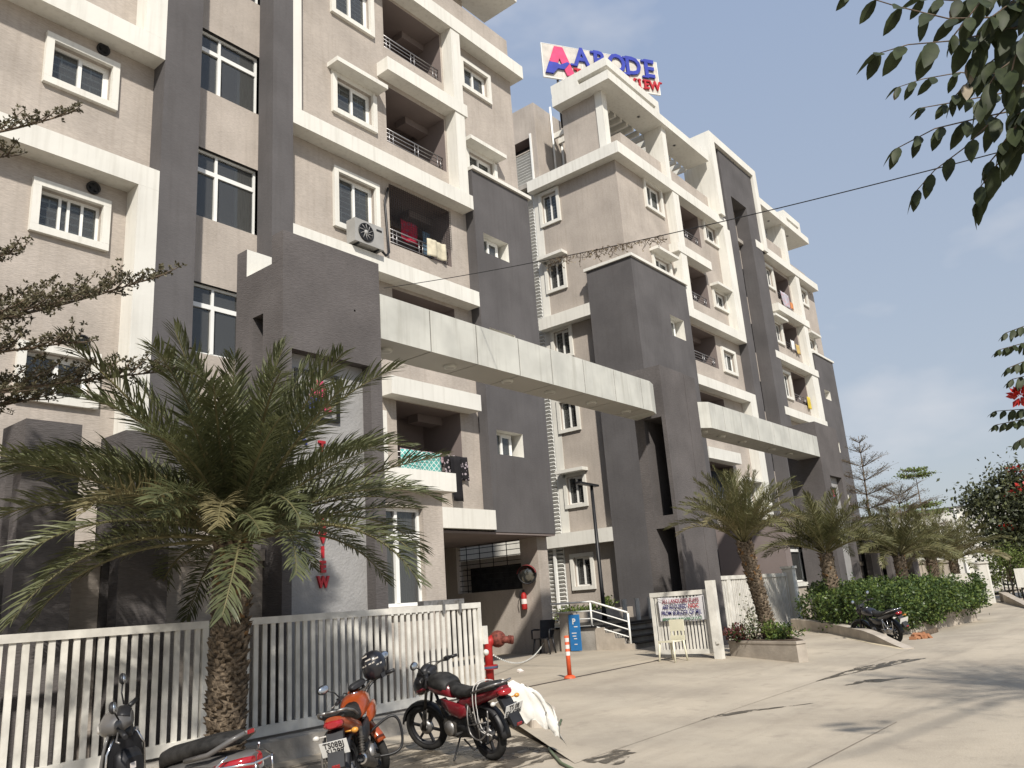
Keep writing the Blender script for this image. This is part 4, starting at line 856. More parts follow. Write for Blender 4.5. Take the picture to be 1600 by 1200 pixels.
def palm(label, x, y, z0, z1, Lf, nf, elev, seed, rad=.19, lean=(0, 0), m=(None, None), ll=.34, lw=.022, npair=58, boots=330, droop=(.9, 1.7), dry=0, tallc=False, group='date palms along the compound'):
    g = random.Random(seed); mA, mB_ = m[0] or PALM, m[1] or PALMD
    o = thing('date_palm', label, 'palm tree', (x, y, z0), group)
    H = z1 - z0; ax = lambda t: Vector((x + lean[0] * t, y + lean[1] * t, z0 + H * t))
    part('trunk', MB().tube([ax(t) for t in (0, .1, .3, .6, .85, 1.0)], [rad * q for q in (1.05, .95, .86, .84, .95, .8)], 12), BOOT, o)
    mb = MB()
    for i in range(boots):
        t = (i + .5) / boots; a = i * 2.39996; p = ax(t); r_ = rad * .86; dv = Vector((math.cos(a), math.sin(a), 0)); sv = Vector((-dv.y, dv.x, 0))
        hh = g.uniform(.035, .085) * (1 + .8 * max(0, t - .8) * 3); ww = g.uniform(.02, .05); out_ = g.uniform(.02, .075)
        b0 = p + dv * (r_ - .02) - Vector((0, 0, hh * .6)); tip = p + dv * (r_ + out_) + Vector((0, 0, hh * g.uniform(.5, 1.1))) + sv * g.uniform(-.055, .055)
        mb.add([b0 + sv * ww, b0 - sv * ww, p + dv * (r_ + out_ * .5) + sv * ww * .8, p + dv * (r_ + out_ * .5) - sv * ww * .8, tip + sv * ww * .45, tip - sv * ww * .45, p + dv * (r_ - .01) + Vector((0, 0, hh * .5)) + sv * ww * .6, p + dv * (r_ - .01) + Vector((0, 0, hh * .5)) - sv * ww * .6],
               [(0, 1, 3, 2), (2, 3, 5, 4), (4, 5, 7, 6), (0, 2, 4, 6), (1, 7, 5, 3)], 1 if (t > .6 and g.random() < .16) else 0)
    part('leaf_base', mb, (BOOT, BOOTO), o, 'stuff')
    fm = [frond_mesh('frond', Lf * q, dr, npair, ll, lw, seed * 10 + i, mA if i < 4 else mB_) for i, (q, dr) in enumerate(((1, droop[0]), (.95, (droop[0] + droop[1]) / 2), (1.04, droop[1]), (.85, droop[0] * .6), (.95, droop[1] * 1.05)))] + [frond_mesh('frond', Lf * .8, droop[1] * .9, npair, ll, lw, seed * 10 + 7, mB_)]
    top = ax(1.0)
    for i in range(nf):
        t = i / (nf - 1); el = elev[1] + (elev[0] - elev[1]) * t ** .62 + g.uniform(-8, 8); az = i * 137.508 + g.uniform(-14, 14)
        mi = (3 if el > 62 else (g.randrange(0, 3))) if t < .86 else (4 if g.random() < .3 else 2)
        fo = link('frond', fm[mi], o); fo.matrix_parent_inverse = Matrix.Translation(-Vector(o['wi']))
        if i >= nf - dry: mi, el, az = 5, g.uniform(24, 34), (-166, -128)[(nf - 1 - i) % 2]
        off = Vector((math.cos(R(az)), math.sin(R(az)), 0)) * rad * .45
        s = g.uniform(.88, 1.08) * (1 + .12 * max(0, min(1, (el - 40) / 40)) if tallc else 1)
        fo.matrix_basis = Matrix.Translation(top + off + Vector((0, 0, .18 * (1 - t)))) @ Matrix.Rotation(R(az), 4, 'Z') @ Matrix.Rotation(-R(el), 4, 'Y') @ Matrix.Rotation(R(g.uniform(-25, 25)), 4, 'X') @ Matrix.Scale(s, 4)
    return o
palm('big dark green date palm in front of the white fence', 4.95, 7.9, 0, 2.45, 2.3, 82, (8, 84), 3, .19, (.06, 0), ll=.38, lw=.019, npair=78, boots=640, droop=(.4, 1.1), dry=2, tallc=True)
palm('thin leaning date palm in the planter between the driveways', 17.85, 7.35, .46, 2.55, 1.75, 56, (34, 88), 5, .165, (-.28, .2), (PALMB, PALMD), .27, .018, 48, 300, (.45, 1.25))
palm('bushy date palm growing from the hedge beside the guard room', 25.9, 8.5, .4, 2.4, 2.1, 50, (20, 87), 8, .22, (-.12, 0), (PALMB, PALMB), .38, .022, 50, 160, (.35, 1.0))
palm('second date palm along the hedge, behind the bushy one', 34.2, 8.5, .4, 2.3, 2.25, 42, (14, 86), 11, .24, (-.1, 0), (PALMB, PALMD), .42, .026, 46, 110, (.4, 1.1))
palm('third date palm along the hedge with pale dry fronds', 38.8, 8.4, .4, 2.2, 2.25, 42, (14, 86), 13, .24, (0, 0), (PALMB, PALMD), .42, .028, 44, 90, (.4, 1.1))
palm('farthest date palm beside the white gate post', 45.6, 8.9, .4, 2.1, 2.45, 42, (14, 86), 17, .24, (0, 0), (PALMB, PALMD), .46, .032, 42, 80, (.4, 1.1))

# ------------------------------------------------------------------ small leaved tiered tree at the left
TERM = leafmat('small_olive_leaf', (.13, .115, .065), (.055, .05, .03), .2, .5, 9)
lt = thing('tiered_tree', 'small leaved tree reaching in from the left edge', 'tree', (.9, 8.4, 0))
part('trunk', MB().tube([(.9, 8.4, 0), (.95, 8.42, 2.5), (1.0, 8.4, 5), (1.05, 8.35, 8)], [.1, .085, .06, .02], 8), WOODB, lt)
def tier(A, mid, B, ntw, tl, seed, dens=1.0):
    g = random.Random(seed); A, mid, B = Vector(A), Vector(mid), Vector(B); P = lambda t: A * (1 - t) ** 2 + mid * 2 * t * (1 - t) + B * t * t
    wood = MB(); wood.tube([P(i / 10) for i in range(11)], [.032 * (1 - .085 * i) for i in range(11)], 5); lv = Leaves()
    for k in range(ntw):
        t = .18 + .82 * (k + g.random() * .6) / ntw; p = P(min(1, t)); d = (P(min(1, t + .02)) - P(max(0, t - .02))).normalized()
        sd_ = Vector((-d.y, d.x, 0)).normalized() * (1 if k % 2 else -1)
        q = (d * g.uniform(.5, 1.1) + sd_ * g.uniform(.3, 1.0) + Vector((0, 0, g.uniform(-.45, .85)))).normalized(); l = tl * 1.15 * (1.15 - .75 * t) * g.uniform(.6, 1.2)
        pts = [p, p + q * l * .5 + Vector((0, 0, .02)), p + q * l + Vector((0, 0, .06))]; wood.tube(pts, [.009, .006, .003], 4)
        nr = max(4, int(l * 34 * dens))
        for i in range(nr):
            c = pts[0].lerp(pts[2], .12 + .88 * (i + g.random()) / nr) + Vector((g.gauss(0, .02), g.gauss(0, .02), g.gauss(.012, .02)))
            for j in range(g.randrange(5, 10)):
                dd = rdir(g, .25); lv.leaf(c, dd, rdir(g, .8), g.uniform(.028, .05), g.uniform(.016, .026))
    b = part('branch', wood, WOODB, lt); part('foliage', lv.mesh('foliage', TERM), None, b, 'stuff')
TS = [((1.0, 8.4, 3.9), (2.6, 8.05, 4.35), (4.15, 8.0, 5.36), 58, .5), ((1.0, 8.4, 3.3), (2.7, 8.05, 3.85), (4.45, 7.9, 4.3), 60, .5), ((1.0, 8.4, 5.7), (2.2, 8.1, 6.1), (3.15, 8.0, 6.95), 26, .38),
      ((1.0, 8.4, 4.6), (2.0, 8.3, 4.75), (2.75, 8.1, 5.25), 30, .4), ((1.0, 8.4, 4.1), (2.2, 7.8, 4.2), (3.2, 7.6, 4.75), 44, .48), ((1.0, 8.4, 3.2), (2.2, 8.6, 3.5), (3.5, 8.5, 4.05), 50, .5), ((1.0, 8.4, 3.7), (2.0, 7.9, 3.9), (3.2, 7.7, 4.3), 40, .45),
      ((1.0, 8.4, 5.6), (1.9, 8.4, 5.9), (2.7, 8.3, 6.35), 26, .4), ((1.0, 8.4, 4.0), (.2, 9.2, 4.4), (-.6, 10, 4.9), 30, .5), ((1.0, 8.4, 4.4), (0, 7.6, 4.8), (-.9, 7.2, 5.4), 30, .5)]
for i, a in enumerate(TS): tier(*a, 40 + i, .95)

# ------------------------------------------------------------------ flowering tree over the road at the right
TUL = leafmat('glossy_dark_leaf', (.052, .066, .028), (.024, .031, .015), .32, .5, 14, .2)
TULB = leafmat('tan_leaf_back', (.30, .25, .18), (.2, .165, .11), .2, .6, 14)
PETAL = leafmat('red_petal', (.45, .03, .02), (.3, .015, .012), .2, .5, 14)
ft = thing('flowering_tree', 'dark glossy leaved tree whose branches hang in at the top right', 'tree', (10.2, -2.9, 0))
part('trunk', MB().tube([(10.2, -2.9, 0), (10.1, -2.7, 1.6), (10.2, -2.3, 3.2), (10.3, -1.8, 4.6)], [.17, .14, .11, .05], 10), WOODB, ft)
def leaflet_mesh(name, m, curl):
    vs = []; fs = []; prof = ((0, .02), (.12, .13), (.32, .215), (.58, .215), (.82, .12), (1, .0))
    for i, (t, w_) in enumerate(prof):
        z = -curl * t * t
        vs += [(t, w_, z + .05 * (w_ / .27)), (t, 0, z), (t, -w_, z + .05 * (w_ / .27))]
    for i in range(len(prof) - 1):
        a = i * 3; fs += [(a, a + 1, a + 4, a + 3), (a + 1, a + 2, a + 5, a + 4)]
    me = bpy.data.meshes.new(name); me.from_pydata(vs, [], fs); me.materials.append(m); me.polygons.foreach_set('use_smooth', [True] * len(fs)); return me
LFM = [leaflet_mesh('leaf', TUL, .08), leaflet_mesh('leaf', TUL, .22), leaflet_mesh('leaf', TUL, -.05), leaflet_mesh('leaf', TULB, .15)]
RACHES = [([(3.91, 0.02, 3.97), (3.81, 0.15, 3.96), (3.7, 0.29, 3.97), (3.54, 0.46, 4.04), (3.4, 0.61, 4.12)], 8, 0.131), ([(3.87, -0.06, 3.87), (3.77, 0.08, 3.84), (3.63, 0.28, 3.81), (3.51, 0.44, 3.81), (3.43, 0.55, 3.78)], 6, 0.155), ([(4.66, 0.06, 3.98), (4.53, 0.2, 4.06), (4.4, 0.35, 4.09), (4.28, 0.51, 4.07), (4.21, 0.62, 4.04)], 7, 0.106), ([(4.73, 0.12, 4.04), (4.63, 0.25, 4.02), (4.51, 0.42, 4.0), (4.4, 0.56, 3.98)], 5, 0.102), ([(4.42, 0.13, 3.78), (4.29, 0.31, 3.75), (4.15, 0.49, 3.71), (4.05, 0.66, 3.63)], 6, 0.127), ([(4.2, 0.07, 3.78), (4.11, 0.24, 3.63), (4.05, 0.38, 3.51), (3.98, 0.51, 3.42), (3.94, 0.6, 3.33)], 6, 0.132), ([(4.05, 0.03, 3.52), (3.98, 0.17, 3.42), (3.94, 0.26, 3.33), (3.91, 0.34, 3.24), (3.91, 0.37, 3.17)], 5, 0.137), ([(3.78, -0.04, 3.73), (3.72, 0.06, 3.68), (3.66, 0.16, 3.61), (3.63, 0.25, 3.49)], 6, 0.151), ([(3.82, -0.04, 4.01), (3.74, 0.08, 3.94), (3.71, 0.17, 3.84), (3.69, 0.24, 3.73)], 6, 0.144), ([(3.83, -0.04, 3.57), (3.78, 0.06, 3.5), (3.75, 0.14, 3.4), (3.73, 0.21, 3.29)], 5, 0.145), ([(3.95, 0.03, 4.21), (3.89, 0.14, 4.13), (3.8, 0.26, 4.11), (3.71, 0.37, 4.13)], 6, 0.129), ([(4.25, 0.05, 4.05), (4.19, 0.16, 3.98), (4.13, 0.28, 3.89), (4.08, 0.37, 3.8)], 6, 0.136), ([(3.66, -0.09, 3.79), (3.61, 0.01, 3.72), (3.59, 0.09, 3.6), (3.59, 0.14, 3.48)], 6, 0.146), ([(7.7, 0.43, 3.52), (7.59, 0.58, 3.49), (7.49, 0.73, 3.44)], 6, 0.104), ([(7.72, 0.46, 3.38), (7.59, 0.63, 3.35), (7.47, 0.8, 3.31)], 7, 0.104), ([(7.62, 0.48, 3.21), (7.52, 0.63, 3.19), (7.43, 0.76, 3.14)], 5, 0.113), ([(7.64, 0.51, 3.09), (7.54, 0.66, 3.07), (7.47, 0.76, 3.05)], 4, 0.113), ([(7.92, 0.59, 2.87), (7.8, 0.76, 2.85), (7.65, 0.95, 2.85)], 7, 0.095), ([(7.94, 0.61, 2.78), (7.81, 0.78, 2.77), (7.67, 0.97, 2.74)], 7, 0.095), ([(7.84, 0.62, 2.65), (7.73, 0.77, 2.62), (7.69, 0.85, 2.58)], 4, 0.104)]
g = random.Random(21)
for k in range(15):
    b0 = Vector((4.05 + g.uniform(-.35, .35), -.06 + g.uniform(-.16, .12), 3.85 + g.uniform(-.5, .4))); d0 = Vector((g.uniform(-.32, -.05), g.uniform(.12, .3), g.uniform(-.22, .02)))
    RACHES.append(([tuple(b0), tuple(b0 + d0 * .5 + Vector((0, 0, .02))), tuple(b0 + d0 - Vector((0, 0, .05)))], 5, g.uniform(.11, .15)))
FARLEAF = MB()
def addleaf(parent, p, d, nrm, l, mi):
    if p.x > 6:
        sd_ = d.cross(nrm).normalized(); n2 = sd_.cross(d).normalized(); FARLEAF.add([p + d * v.co.x * l + sd_ * v.co.y * l + n2 * v.co.z * l for v in LFM[mi].vertices], [tuple(f.vertices) for f in LFM[mi].polygons], 0, True); return
    sd_ = d.cross(nrm).normalized(); n2 = sd_.cross(d).normalized()
    o = link('leaf', LFM[mi], parent); o.matrix_parent_inverse = Matrix.Translation(-Vector(parent['wi'])) if 'wi' in parent else Matrix.Identity(4)
    m = Matrix.Identity(4)
    for i in range(3): m[i][0] = d[i] * l; m[i][1] = sd_[i] * l * g.uniform(.85, 1.0); m[i][2] = n2[i] * l; m[i][3] = p[i]
    o.matrix_basis = m
def along(pts, t):
    n = len(pts) - 1; s = min(t, .9999) * n; i = int(s); return pts[i].lerp(pts[i + 1], s - i), (pts[i + 1] - pts[i]).normalized()
hub = {True: Vector((7.6, -1.6, 4.7)), False: Vector((9.6, -1.2, 4.2))}
wood = MB(); wood.tube([(10.3, -2.0, 4.2), (8.8, -1.9, 4.8), hub[True], (5.4, -.9, 4.35), (4.6, -.3, 4.1)], [.06, .05, .035, .022, .012], 7); wood.tube([(10.3, -2.0, 4.2), hub[False], (8.7, -.2, 3.6), (8.1, .3, 3.2)], [.04, .03, .018, .01], 6)
for pts, npair, ll in RACHES:
    P = [Vector(p) for p in pts]; near = P[0].x < 6
    root = Vector((4.6, -.3, 4.1)) if near else Vector((8.1, .3, 3.2))
    wood.tube([root, root.lerp(P[0], .6) + Vector((0, 0, .04))] + P, [.010, .007] + [.0045 - .0006 * i for i in range(len(P))], 5)
    for k in range(npair):
        t = .06 + .92 * k / (npair - 1); p, d = along(P, t); sz = ll * (.8 + .35 * math.sin(math.pi * min(1, .25 + .75 * t))) * g.uniform(.85, 1.1)
        sd_ = d.cross(Vector((0, 0, 1))).normalized()
        for sg in (-1, 1):
            if g.random() < .06: continue
            dd = (d * .6 + sd_ * sg * g.uniform(.25, .8) + Vector((0, 0, -1.0 + g.uniform(-.1, .5)))).normalized()
            addleaf(ft, p, dd, (sd_ * sg * .9 + Vector((g.uniform(-.3, .3), g.uniform(-.3, .3), .45))).normalized(), sz, 3 if (near and g.random() < .018) else g.randrange(3))
    p, d = along(P, .999); addleaf(ft, p, (d + Vector((0, 0, -.5))).normalized(), Vector((0, .2, 1)), ll * .95, 0)
part('branch', wood, WOODB, ft); part('small_leaves', FARLEAF, TUL, ft, 'stuff')
lv = Leaves(); wd2 = MB()
for i in range(84):
    c = Vector((11.3, -1.4, 4.8)) + Vector((g.gauss(0, 1.5), g.gauss(0, .85), g.gauss(0, .75)))
    if c.y > .35: c.y = .35 - g.random() * .6
    if c.x < 9.2 and c.y > -.7: c.y -= 1
    wd2.tube([Vector((10.3, -1.9, 4.2)), Vector((10.3, -1.9, 4.3)).lerp(c, .6) + Vector((0, 0, .2)), c], [.03, .018, .006], 4)
    for j in range(46):
        q = c + Vector((g.gauss(0, .3), g.gauss(0, .3), g.gauss(0, .22)))
        if q.y > -.1 or (q.x < 9.3 and q.y > -.9): continue
        lv.leaf(q, rdir(g, -.4), rdir(g, .6), g.uniform(.09, .14), g.uniform(.05, .07))
part('limb', wd2, WOODB, ft); part('foliage', lv.mesh('foliage', TUL), None, ft, 'stuff')
pf = Leaves()
for i in range(40):
    d = rdir(g, .1); pf.leaf(Vector((7.54, .74, 2.92)) + d * .02, d, rdir(g), g.uniform(.06, .1), .045)
part('flower', pf.mesh('flower', PETAL), None, ft, 'stuff')

# ------------------------------------------------------------------ trees and shrubs at the far end of the road
def crown_tree(name, label, base, c, rad, nl, ls, mats, seed, flowers=0, group=None, trunk=.16, clumps=26, twig=.018):
    g = random.Random(seed); o = thing(name, label, 'tree', base, group); c = Vector(c); b = Vector(base); wd = MB(); lv = Leaves()
    wd.tube([b, b.lerp(c, .5) + Vector((.1, 0, 0)), c - Vector((0, 0, rad[2] * .3))], [trunk, trunk * .75, trunk * .4], 8)
    for i in range(clumps):
        d = rdir(g, .15); rr = g.uniform(.45, 1.0); q = c + Vector((d.x * rad[0], d.y * rad[1], d.z * rad[2])) * rr; s = g.uniform(.22, .42)
        m_ = c.lerp(q, .5) - Vector((0, 0, rad[2] * .12)); wd.tube([c - Vector((0, 0, rad[2] * .5)), m_, q], [trunk * .3, trunk * .18, twig * .6], 5)
        for j in range(nl // clumps):
            p = q + Vector((g.gauss(0, rad[0] * s * .6), g.gauss(0, rad[1] * s * .6), g.gauss(0, rad[2] * s * .5))); lv.leaf(p, rdir(g, -.2), rdir(g, .7), ls * g.uniform(.7, 1.3), ls * g.uniform(.4, .6), 0 if g.random() < .72 or len(mats) < 2 else 1)
        if i < flowers:
            for j in range(22): p = q + Vector((g.gauss(0, .18), g.gauss(0, .18), rad[2] * s * .6 + g.gauss(0, .1))); lv.leaf(p, rdir(g, .2), rdir(g), ls * .9, ls * .6, 2)
    part('trunk', wd, WOODB, o); part('crown', lv.mesh('crown', mats), None, o, 'stuff'); return o
FARL = leafmat('far_dark_leaf', (.075, .085, .045), (.035, .042, .024), .2, .5, 3); FARL2 = leafmat('far_mid_leaf', (.13, .14, .06), (.08, .09, .035), .2, .5, 3)
LIME = leafmat('lime_leaf', (.17, .22, .055), (.09, .13, .03), .3, .5, 5); HED = leafmat('hedge_leaf', (.075, .115, .034), (.028, .05, .016), .25, .4, 4); HED2 = leafmat('hedge_young_leaf', (.17, .22, .06), (.10, .14, .03), .3, .4, 4)
crown_tree('flowering_tree', 'dark flowering tree with red blossoms behind the white board at the road end', (51, 5.3, 0), (51, 6.2, 3.5), (2.5, 3.3, 3.0), 17000, .24, (FARL, FARL2, PETAL), 61, 15, clumps=60)
crown_tree('flowering_tree', 'second dark flowering tree farther right along the road end', (55, 3.0, 0), (55, 2.6, 3.9), (2.6, 3.0, 3.0), 11000, .26, (FARL, FARL2, PETAL), 62, 10, clumps=36)
crown_tree('flowering_tree', 'low dark leafy tree closing the road end at the right edge', (58, -1.0, 0), (58, -1, 3.0), (3.0, 3.4, 2.9), 9000, .28, (FARL, FARL2, PETAL), 63, 5, clumps=30)
crown_tree('leafy_shrub', 'yellow green shrub beside the white gate post at the road end', (48, 7.0, 0), (48, 6.9, 1.5), (.9, 1.1, 1.3), 3000, .11, (LIME, FARL2), 64, 0, trunk=.06, clumps=20)
crown_tree('leafy_tree', 'dull green tree far behind the white warehouse', (80, 2, 0), (80, 2, 4.5), (4.5, 5, 3.6), 5000, .3, (FARL2, FARL), 65, 0, clumps=30)
def sparse_tree(name, label, base, top, tiers, m, seed, ls=.07, dens=60, lit=1.0):
    g = random.Random(seed); o = thing(name, label, 'tree', base); wd = MB(); lv = Leaves(); b, t = Vector(base), Vector(top)
    wd.tube([b, b.lerp(t, .5) + Vector((.05, .04, 0)), t], [.07, .05, .012], 6)
    for q, l, nb, up in tiers:
        p = b.lerp(t, q); a0 = g.uniform(0, 6)
        for k in range(nb):
            a = a0 + k * 6.283 / nb + g.uniform(-.3, .3); d = Vector((math.cos(a), math.sin(a), up)); e = p + d * l * g.uniform(.75, 1.1); wd.tube([p, p.lerp(e, .5) + Vector((0, 0, -.04 * l)), e], [.022, .014, .005], 4)
            for i in range(int(dens * l)):
                c = p.lerp(e, .25 + .75 * g.random()) + Vector((g.gauss(0, .13 * l), g.gauss(0, .13 * l), g.gauss(0, .05 * l)))
                if i % 4 == 0: wd.tube([p.lerp(e, .2 + .7 * g.random()), c], [.006, .003], 3)
                lv.leaf(c, rdir(g, .2), rdir(g, .8), ls * g.uniform(.7, 1.3), ls * .5)
    part('trunk', wd, WOODB, o); part('foliage', lv.mesh('foliage', m), None, o, 'stuff')
sparse_tree('bare_tree', 'thin sparse grey tree rising beside the far building corner', (36.3, 10.0, 0), (36.9, 9.9, 7.6), ((.5, 1.7, 7, .3), (.58, 1.6, 7, .3), (.66, 1.5, 7, .35), (.74, 1.25, 6, .45), (.82, 1.0, 6, .5), (.9, .7, 5, .6), (.96, .45, 4, .7)), TERM, 71, .06, 60)
sparse_tree('bare_tree', 'wide sparse grey tree above the row of palms', (40.5, 10.0, 0), (40.6, 9.6, 5.3), ((.6, 2.1, 8, .3), (.7, 2.0, 8, .35), (.8, 1.7, 8, .4), (.9, 1.4, 7, .45), (.97, 1.1, 6, .5)), TERM, 72, .06, 60)
sparse_tree('tiered_tree', 'young bright green tree with flat layered tiers above the palms', (43.6, 9.4, 0), (43.7, 9.4, 6.55), ((.66, 1.25, 8, .1), (.72, 1.1, 8, .12), (.95, .95, 8, .12), (.99, .7, 6, .2)), LIME, 73, .12, 70)
# hedge
hd = thing('hedge', 'dense green hedge filling the long planter below the palms', 'hedge', (27, 7.6, .55)); g = random.Random(81); lv = Leaves()
poly = [Vector(p) for p in ((24.0, 7.6), (24.1, 6.6), (25.9, 6.05), (30.6, 5.4), (33.2, 9.3), (26.2, 9.5))]
def inpoly(x, y):
    c = False; n = len(poly); j = n - 1
    for i in range(n):
        if (poly[i].y > y) != (poly[j].y > y) and x < (poly[j].x - poly[i].x) * (y - poly[i].y) / (poly[j].y - poly[i].y) + poly[i].x: c = not c
        j = i
    return c
cnt = 0
while cnt < 15000:
    x, y = g.uniform(23.8, 33.4), g.uniform(5.2, 9.6)
    if not inpoly(x, y): continue
    top = 1.26 + .5 * mnoise.noise(Vector((x * 1.3, y * 1.3, 0))) + .12 * mnoise.noise(Vector((x * 4, y * 4, 3)))
    edge = not inpoly(x - .12, y - .28); z = top - abs(g.gauss(0, .09)) if not edge else g.uniform(.2, top)
    if edge and g.random() < .5: y -= abs(g.gauss(0, .08))
    lv.leaf(Vector((x, y, z)), rdir(g, .35), rdir(g, .9), g.uniform(.06, .12), g.uniform(.04, .07), 0 if g.random() < .7 else 1); cnt += 1
for a, b, nn_ in ((0, 1, 1100), (1, 2, 2200), (2, 3, 6500), (3, 4, 3500), (5, 0, 2200)):
    A_, B_ = poly[a], poly[b]; d_ = (B_ - A_).normalized(); no = Vector((d_.y, -d_.x))
    for i in range(nn_):
        q = A_.lerp(B_, g.random()); tp = 1.26 + .5 * mnoise.noise(Vector((q.x * 1.3, q.y * 1.3, 0))); lo = (.2 if q.x < 27 else .48) + .22 * mnoise.noise(Vector((q.x * 2.7, q.y, 7))); z = g.uniform(lo, tp); o_ = g.gauss(.02, .10) + .2 * mnoise.noise(Vector((q.x * .9, q.y * .9, z))) + .16 * math.sin((z - .2) * 2.6) + .12 * mnoise.noise(Vector((q.x * 2.2, q.y * 2.2, z * 2.2)))
        lv.leaf(Vector((q.x + no.x * o_, q.y + no.y * o_, z)), (rdir(g, .1) + Vector((no.x, no.y, 0)) * .6).normalized(), rdir(g, .9), g.uniform(.06, .12), g.uniform(.04, .07), 0 if g.random() < .7 else 1)
for i in range(60):      # taller sprigs
    x, y = g.uniform(24.2, 32.5), g.uniform(5.8, 8.8)
    if not inpoly(x, y): continue
    h_ = g.uniform(.15, .5); c0 = Vector((x, y, 1.2 + .4 * mnoise.noise(Vector((x * 1.3, y * 1.3, 0))))); d_ = Vector((g.gauss(0, .2), g.gauss(0, .2), 1)).normalized()
    for j in range(18): lv.leaf(c0 + d_ * h_ * g.random() + Vector((g.gauss(0, .05), g.gauss(0, .05), 0)), rdir(g, .5), rdir(g, .6), g.uniform(.05, .1), .05, 0 if g.random() < .5 else 1)
part('foliage', lv.mesh('foliage', (HED, HED2)), None, hd, 'stuff')
part('hedge_core', MB().prism([tuple(p.lerp(Vector((28.3, 7.6)), .1)) for p in poly], .43, 1.08), mat('hedge_inner', (.03, .045, .015), .95), hd)  # opaque dark green core, added inside the leaves to stop see-through
def shrub(name, label, c, r, nl, ls, mats, seed, group=None):
    g = random.Random(seed); o = thing(name, label, 'plant', c, group); c = Vector(c); lv = Leaves(); st_ = MB()
    for k in range(12):
        d = rdir(g, .9); e = c + Vector((d.x * r[0], d.y * r[1], abs(d.z) * r[2])); st_.tube([c, c.lerp(e, .5), e], [.012, .008, .003], 4)
        for i in range(nl // 12): lv.leaf(c.lerp(e, .3 + .7 * g.random()) + Vector((g.gauss(0, r[0] * .2), g.gauss(0, r[1] * .2), g.gauss(0, r[2] * .12))), rdir(g, .5), rdir(g, .7), ls * g.uniform(.6, 1.3), ls * .5, 0 if g.random() < .7 else len(mats) - 1)
    part('stem', st_, WOODB, o); part('foliage', lv.mesh('foliage', mats), None, o, 'stuff')
REDL = leafmat('maroon_leaf', (.12, .035, .03), (.05, .02, .018), .2, .5, 7); PALEF = leafmat('pale_leaf', (.28, .27, .2), (.12, .13, .07), .2, .5, 7)
shrub('planter_shrub', 'low maroon leaved plant at the left end of the palm planter', (17.55, 8.0, .47), (.35, .35, .35), 420, .09, (REDL, HED), 91)
shrub('planter_shrub', 'taller pale flowering shrub left of the leaning palm trunk', (17.7, 7.65, .47), (.3, .3, .85), 480, .07, (PALEF, HED), 92)
shrub('planter_shrub', 'yellow green low plant at the foot of the leaning palm', (17.55, 7.2, .47), (.35, .35, .35), 420, .09, (LIME, HED), 93)
shrub('planter_shrub', 'olive low plant at the right end of the palm planter', (17.35, 6.75, .47), (.3, .3, .3), 320, .09, (HED, LIME), 94)
for i, (x, s) in enumerate(((22.2, .42), (23.0, .4), (23.9, .45), (24.8, .62))):
    shrub('bed_plant', ['yellow green plant at the left end of the raised bed', 'green plant in the raised bed left of the lamp post', 'green plant in the raised bed just right of the lamp post', 'tallest green plant at the right end of the raised bed'][i], (x, 15.9, .95), (.42, .3, s), 420, .11, (LIME, HED), 95 + i, 'plants in the raised bed')
# ------------------------------------------------------------------ far end of the road
wl = thing('boundary_wall', 'white boundary wall with capped post at the far end of the hedge', 'wall', (45, 8.2, 0))
bx('wall', WHITE, wl, 44.9, 45.1, 7.95, 9.6, 0, 1.45); bx('post', WHITE, wl, 44.8, 45.2, 7.35, 7.9, 0, 1.85); bx('cap', WHITE, wl, 44.75, 45.25, 7.3, 7.95, 1.852, 1.93)
kerb('ramp_kerb', 'pale sloping kerb at the far end of the road', (47, 7.3), (36, 4.6), .45, .05, .3, DUST)
bf = thing('black_fence', 'low black railing fence at the right edge of the road end', 'fence', (47, 5, 0)); bx('rail', BMET, bf, 46.98, 47.02, -2, 7.2, .75, .8)
pk = MB().box(-.015, .015, -.03, .03, 0, .95).mesh('picket', BMET)
for i in range(50):
    o = link('picket', pk, bf); o.matrix_parent_inverse = Matrix.Translation(-Vector(bf['wi'])); o.location = (46.95, 7.15 - .18 * i, .02)
wb = thing('white_board', 'worn white notice board on legs in front of the dark trees', 'sign board', (46, 5.6, 0)); bx('panel', WHITE, wb, 46.0, 46.06, 4.2, 6.45, .62, 1.5); bx('leg', BMET, wb, 46.07, 46.12, 6.1, 6.16, 0, 1.4); bx('leg', BMET, wb, 46.07, 46.12, 4.5, 4.56, 0, 1.4)
wh = thing('warehouse', 'large plain white warehouse far behind the palms', 'building', (84, 14, 0)); bx('wall', WHITE, wh, 75, 95, 4.5, 26, 0, 6.6); bx('roof', ALU, wh, 74.9, 95, 4.4, 26.1, 6.602, 6.7); bx('drain_pipe', UPVC, wh, 74.85, 74.998, 13.6, 13.75, 0, 6.6)

# ------------------------------------------------------------------ rooftop sign, cable
rs = thing('rooftop_sign', 'white rooftop signboard with blue ABODE letters above the far building', 'sign', (30.5, 16.8, 22.8))
A0, B0 = Vector((27.77, 18.5, 25.58)), Vector((33.1, 15.21, 25.58)); ux = (B0 - A0).normalized(); nrm = ux.cross(Vector((0, 0, 1))); SL = (B0 - A0).length
SM = Matrix.Identity(4)
for i in range(3): SM[i][0] = ux[i]; SM[i][1] = (0, 0, 1)[i]; SM[i][2] = nrm[i]; SM[i][3] = A0[i]
def onsign(x, z, h=.02): return SM @ Vector((x, z, h))
SFACE = SM.copy(); SFACE.translation = (0, 0, 0)
part('panel', MB().box(0, SL, 0, 1.85, -.06, 0).xf(SM), mat('sign_sheet', (.54, .51, .46), .7, var=.08, streak=.2), rs)
fr = MB()
for b in ((-.02, SL + .02, 1.85, 1.87, -.08, .01), (-.02, SL + .02, -.03, 0, -.08, .01), (-.02, .01, 0, 1.85, -.08, .01), (SL - .01, SL + .02, 0, 1.85, -.08, .01)): fr.box(*b)
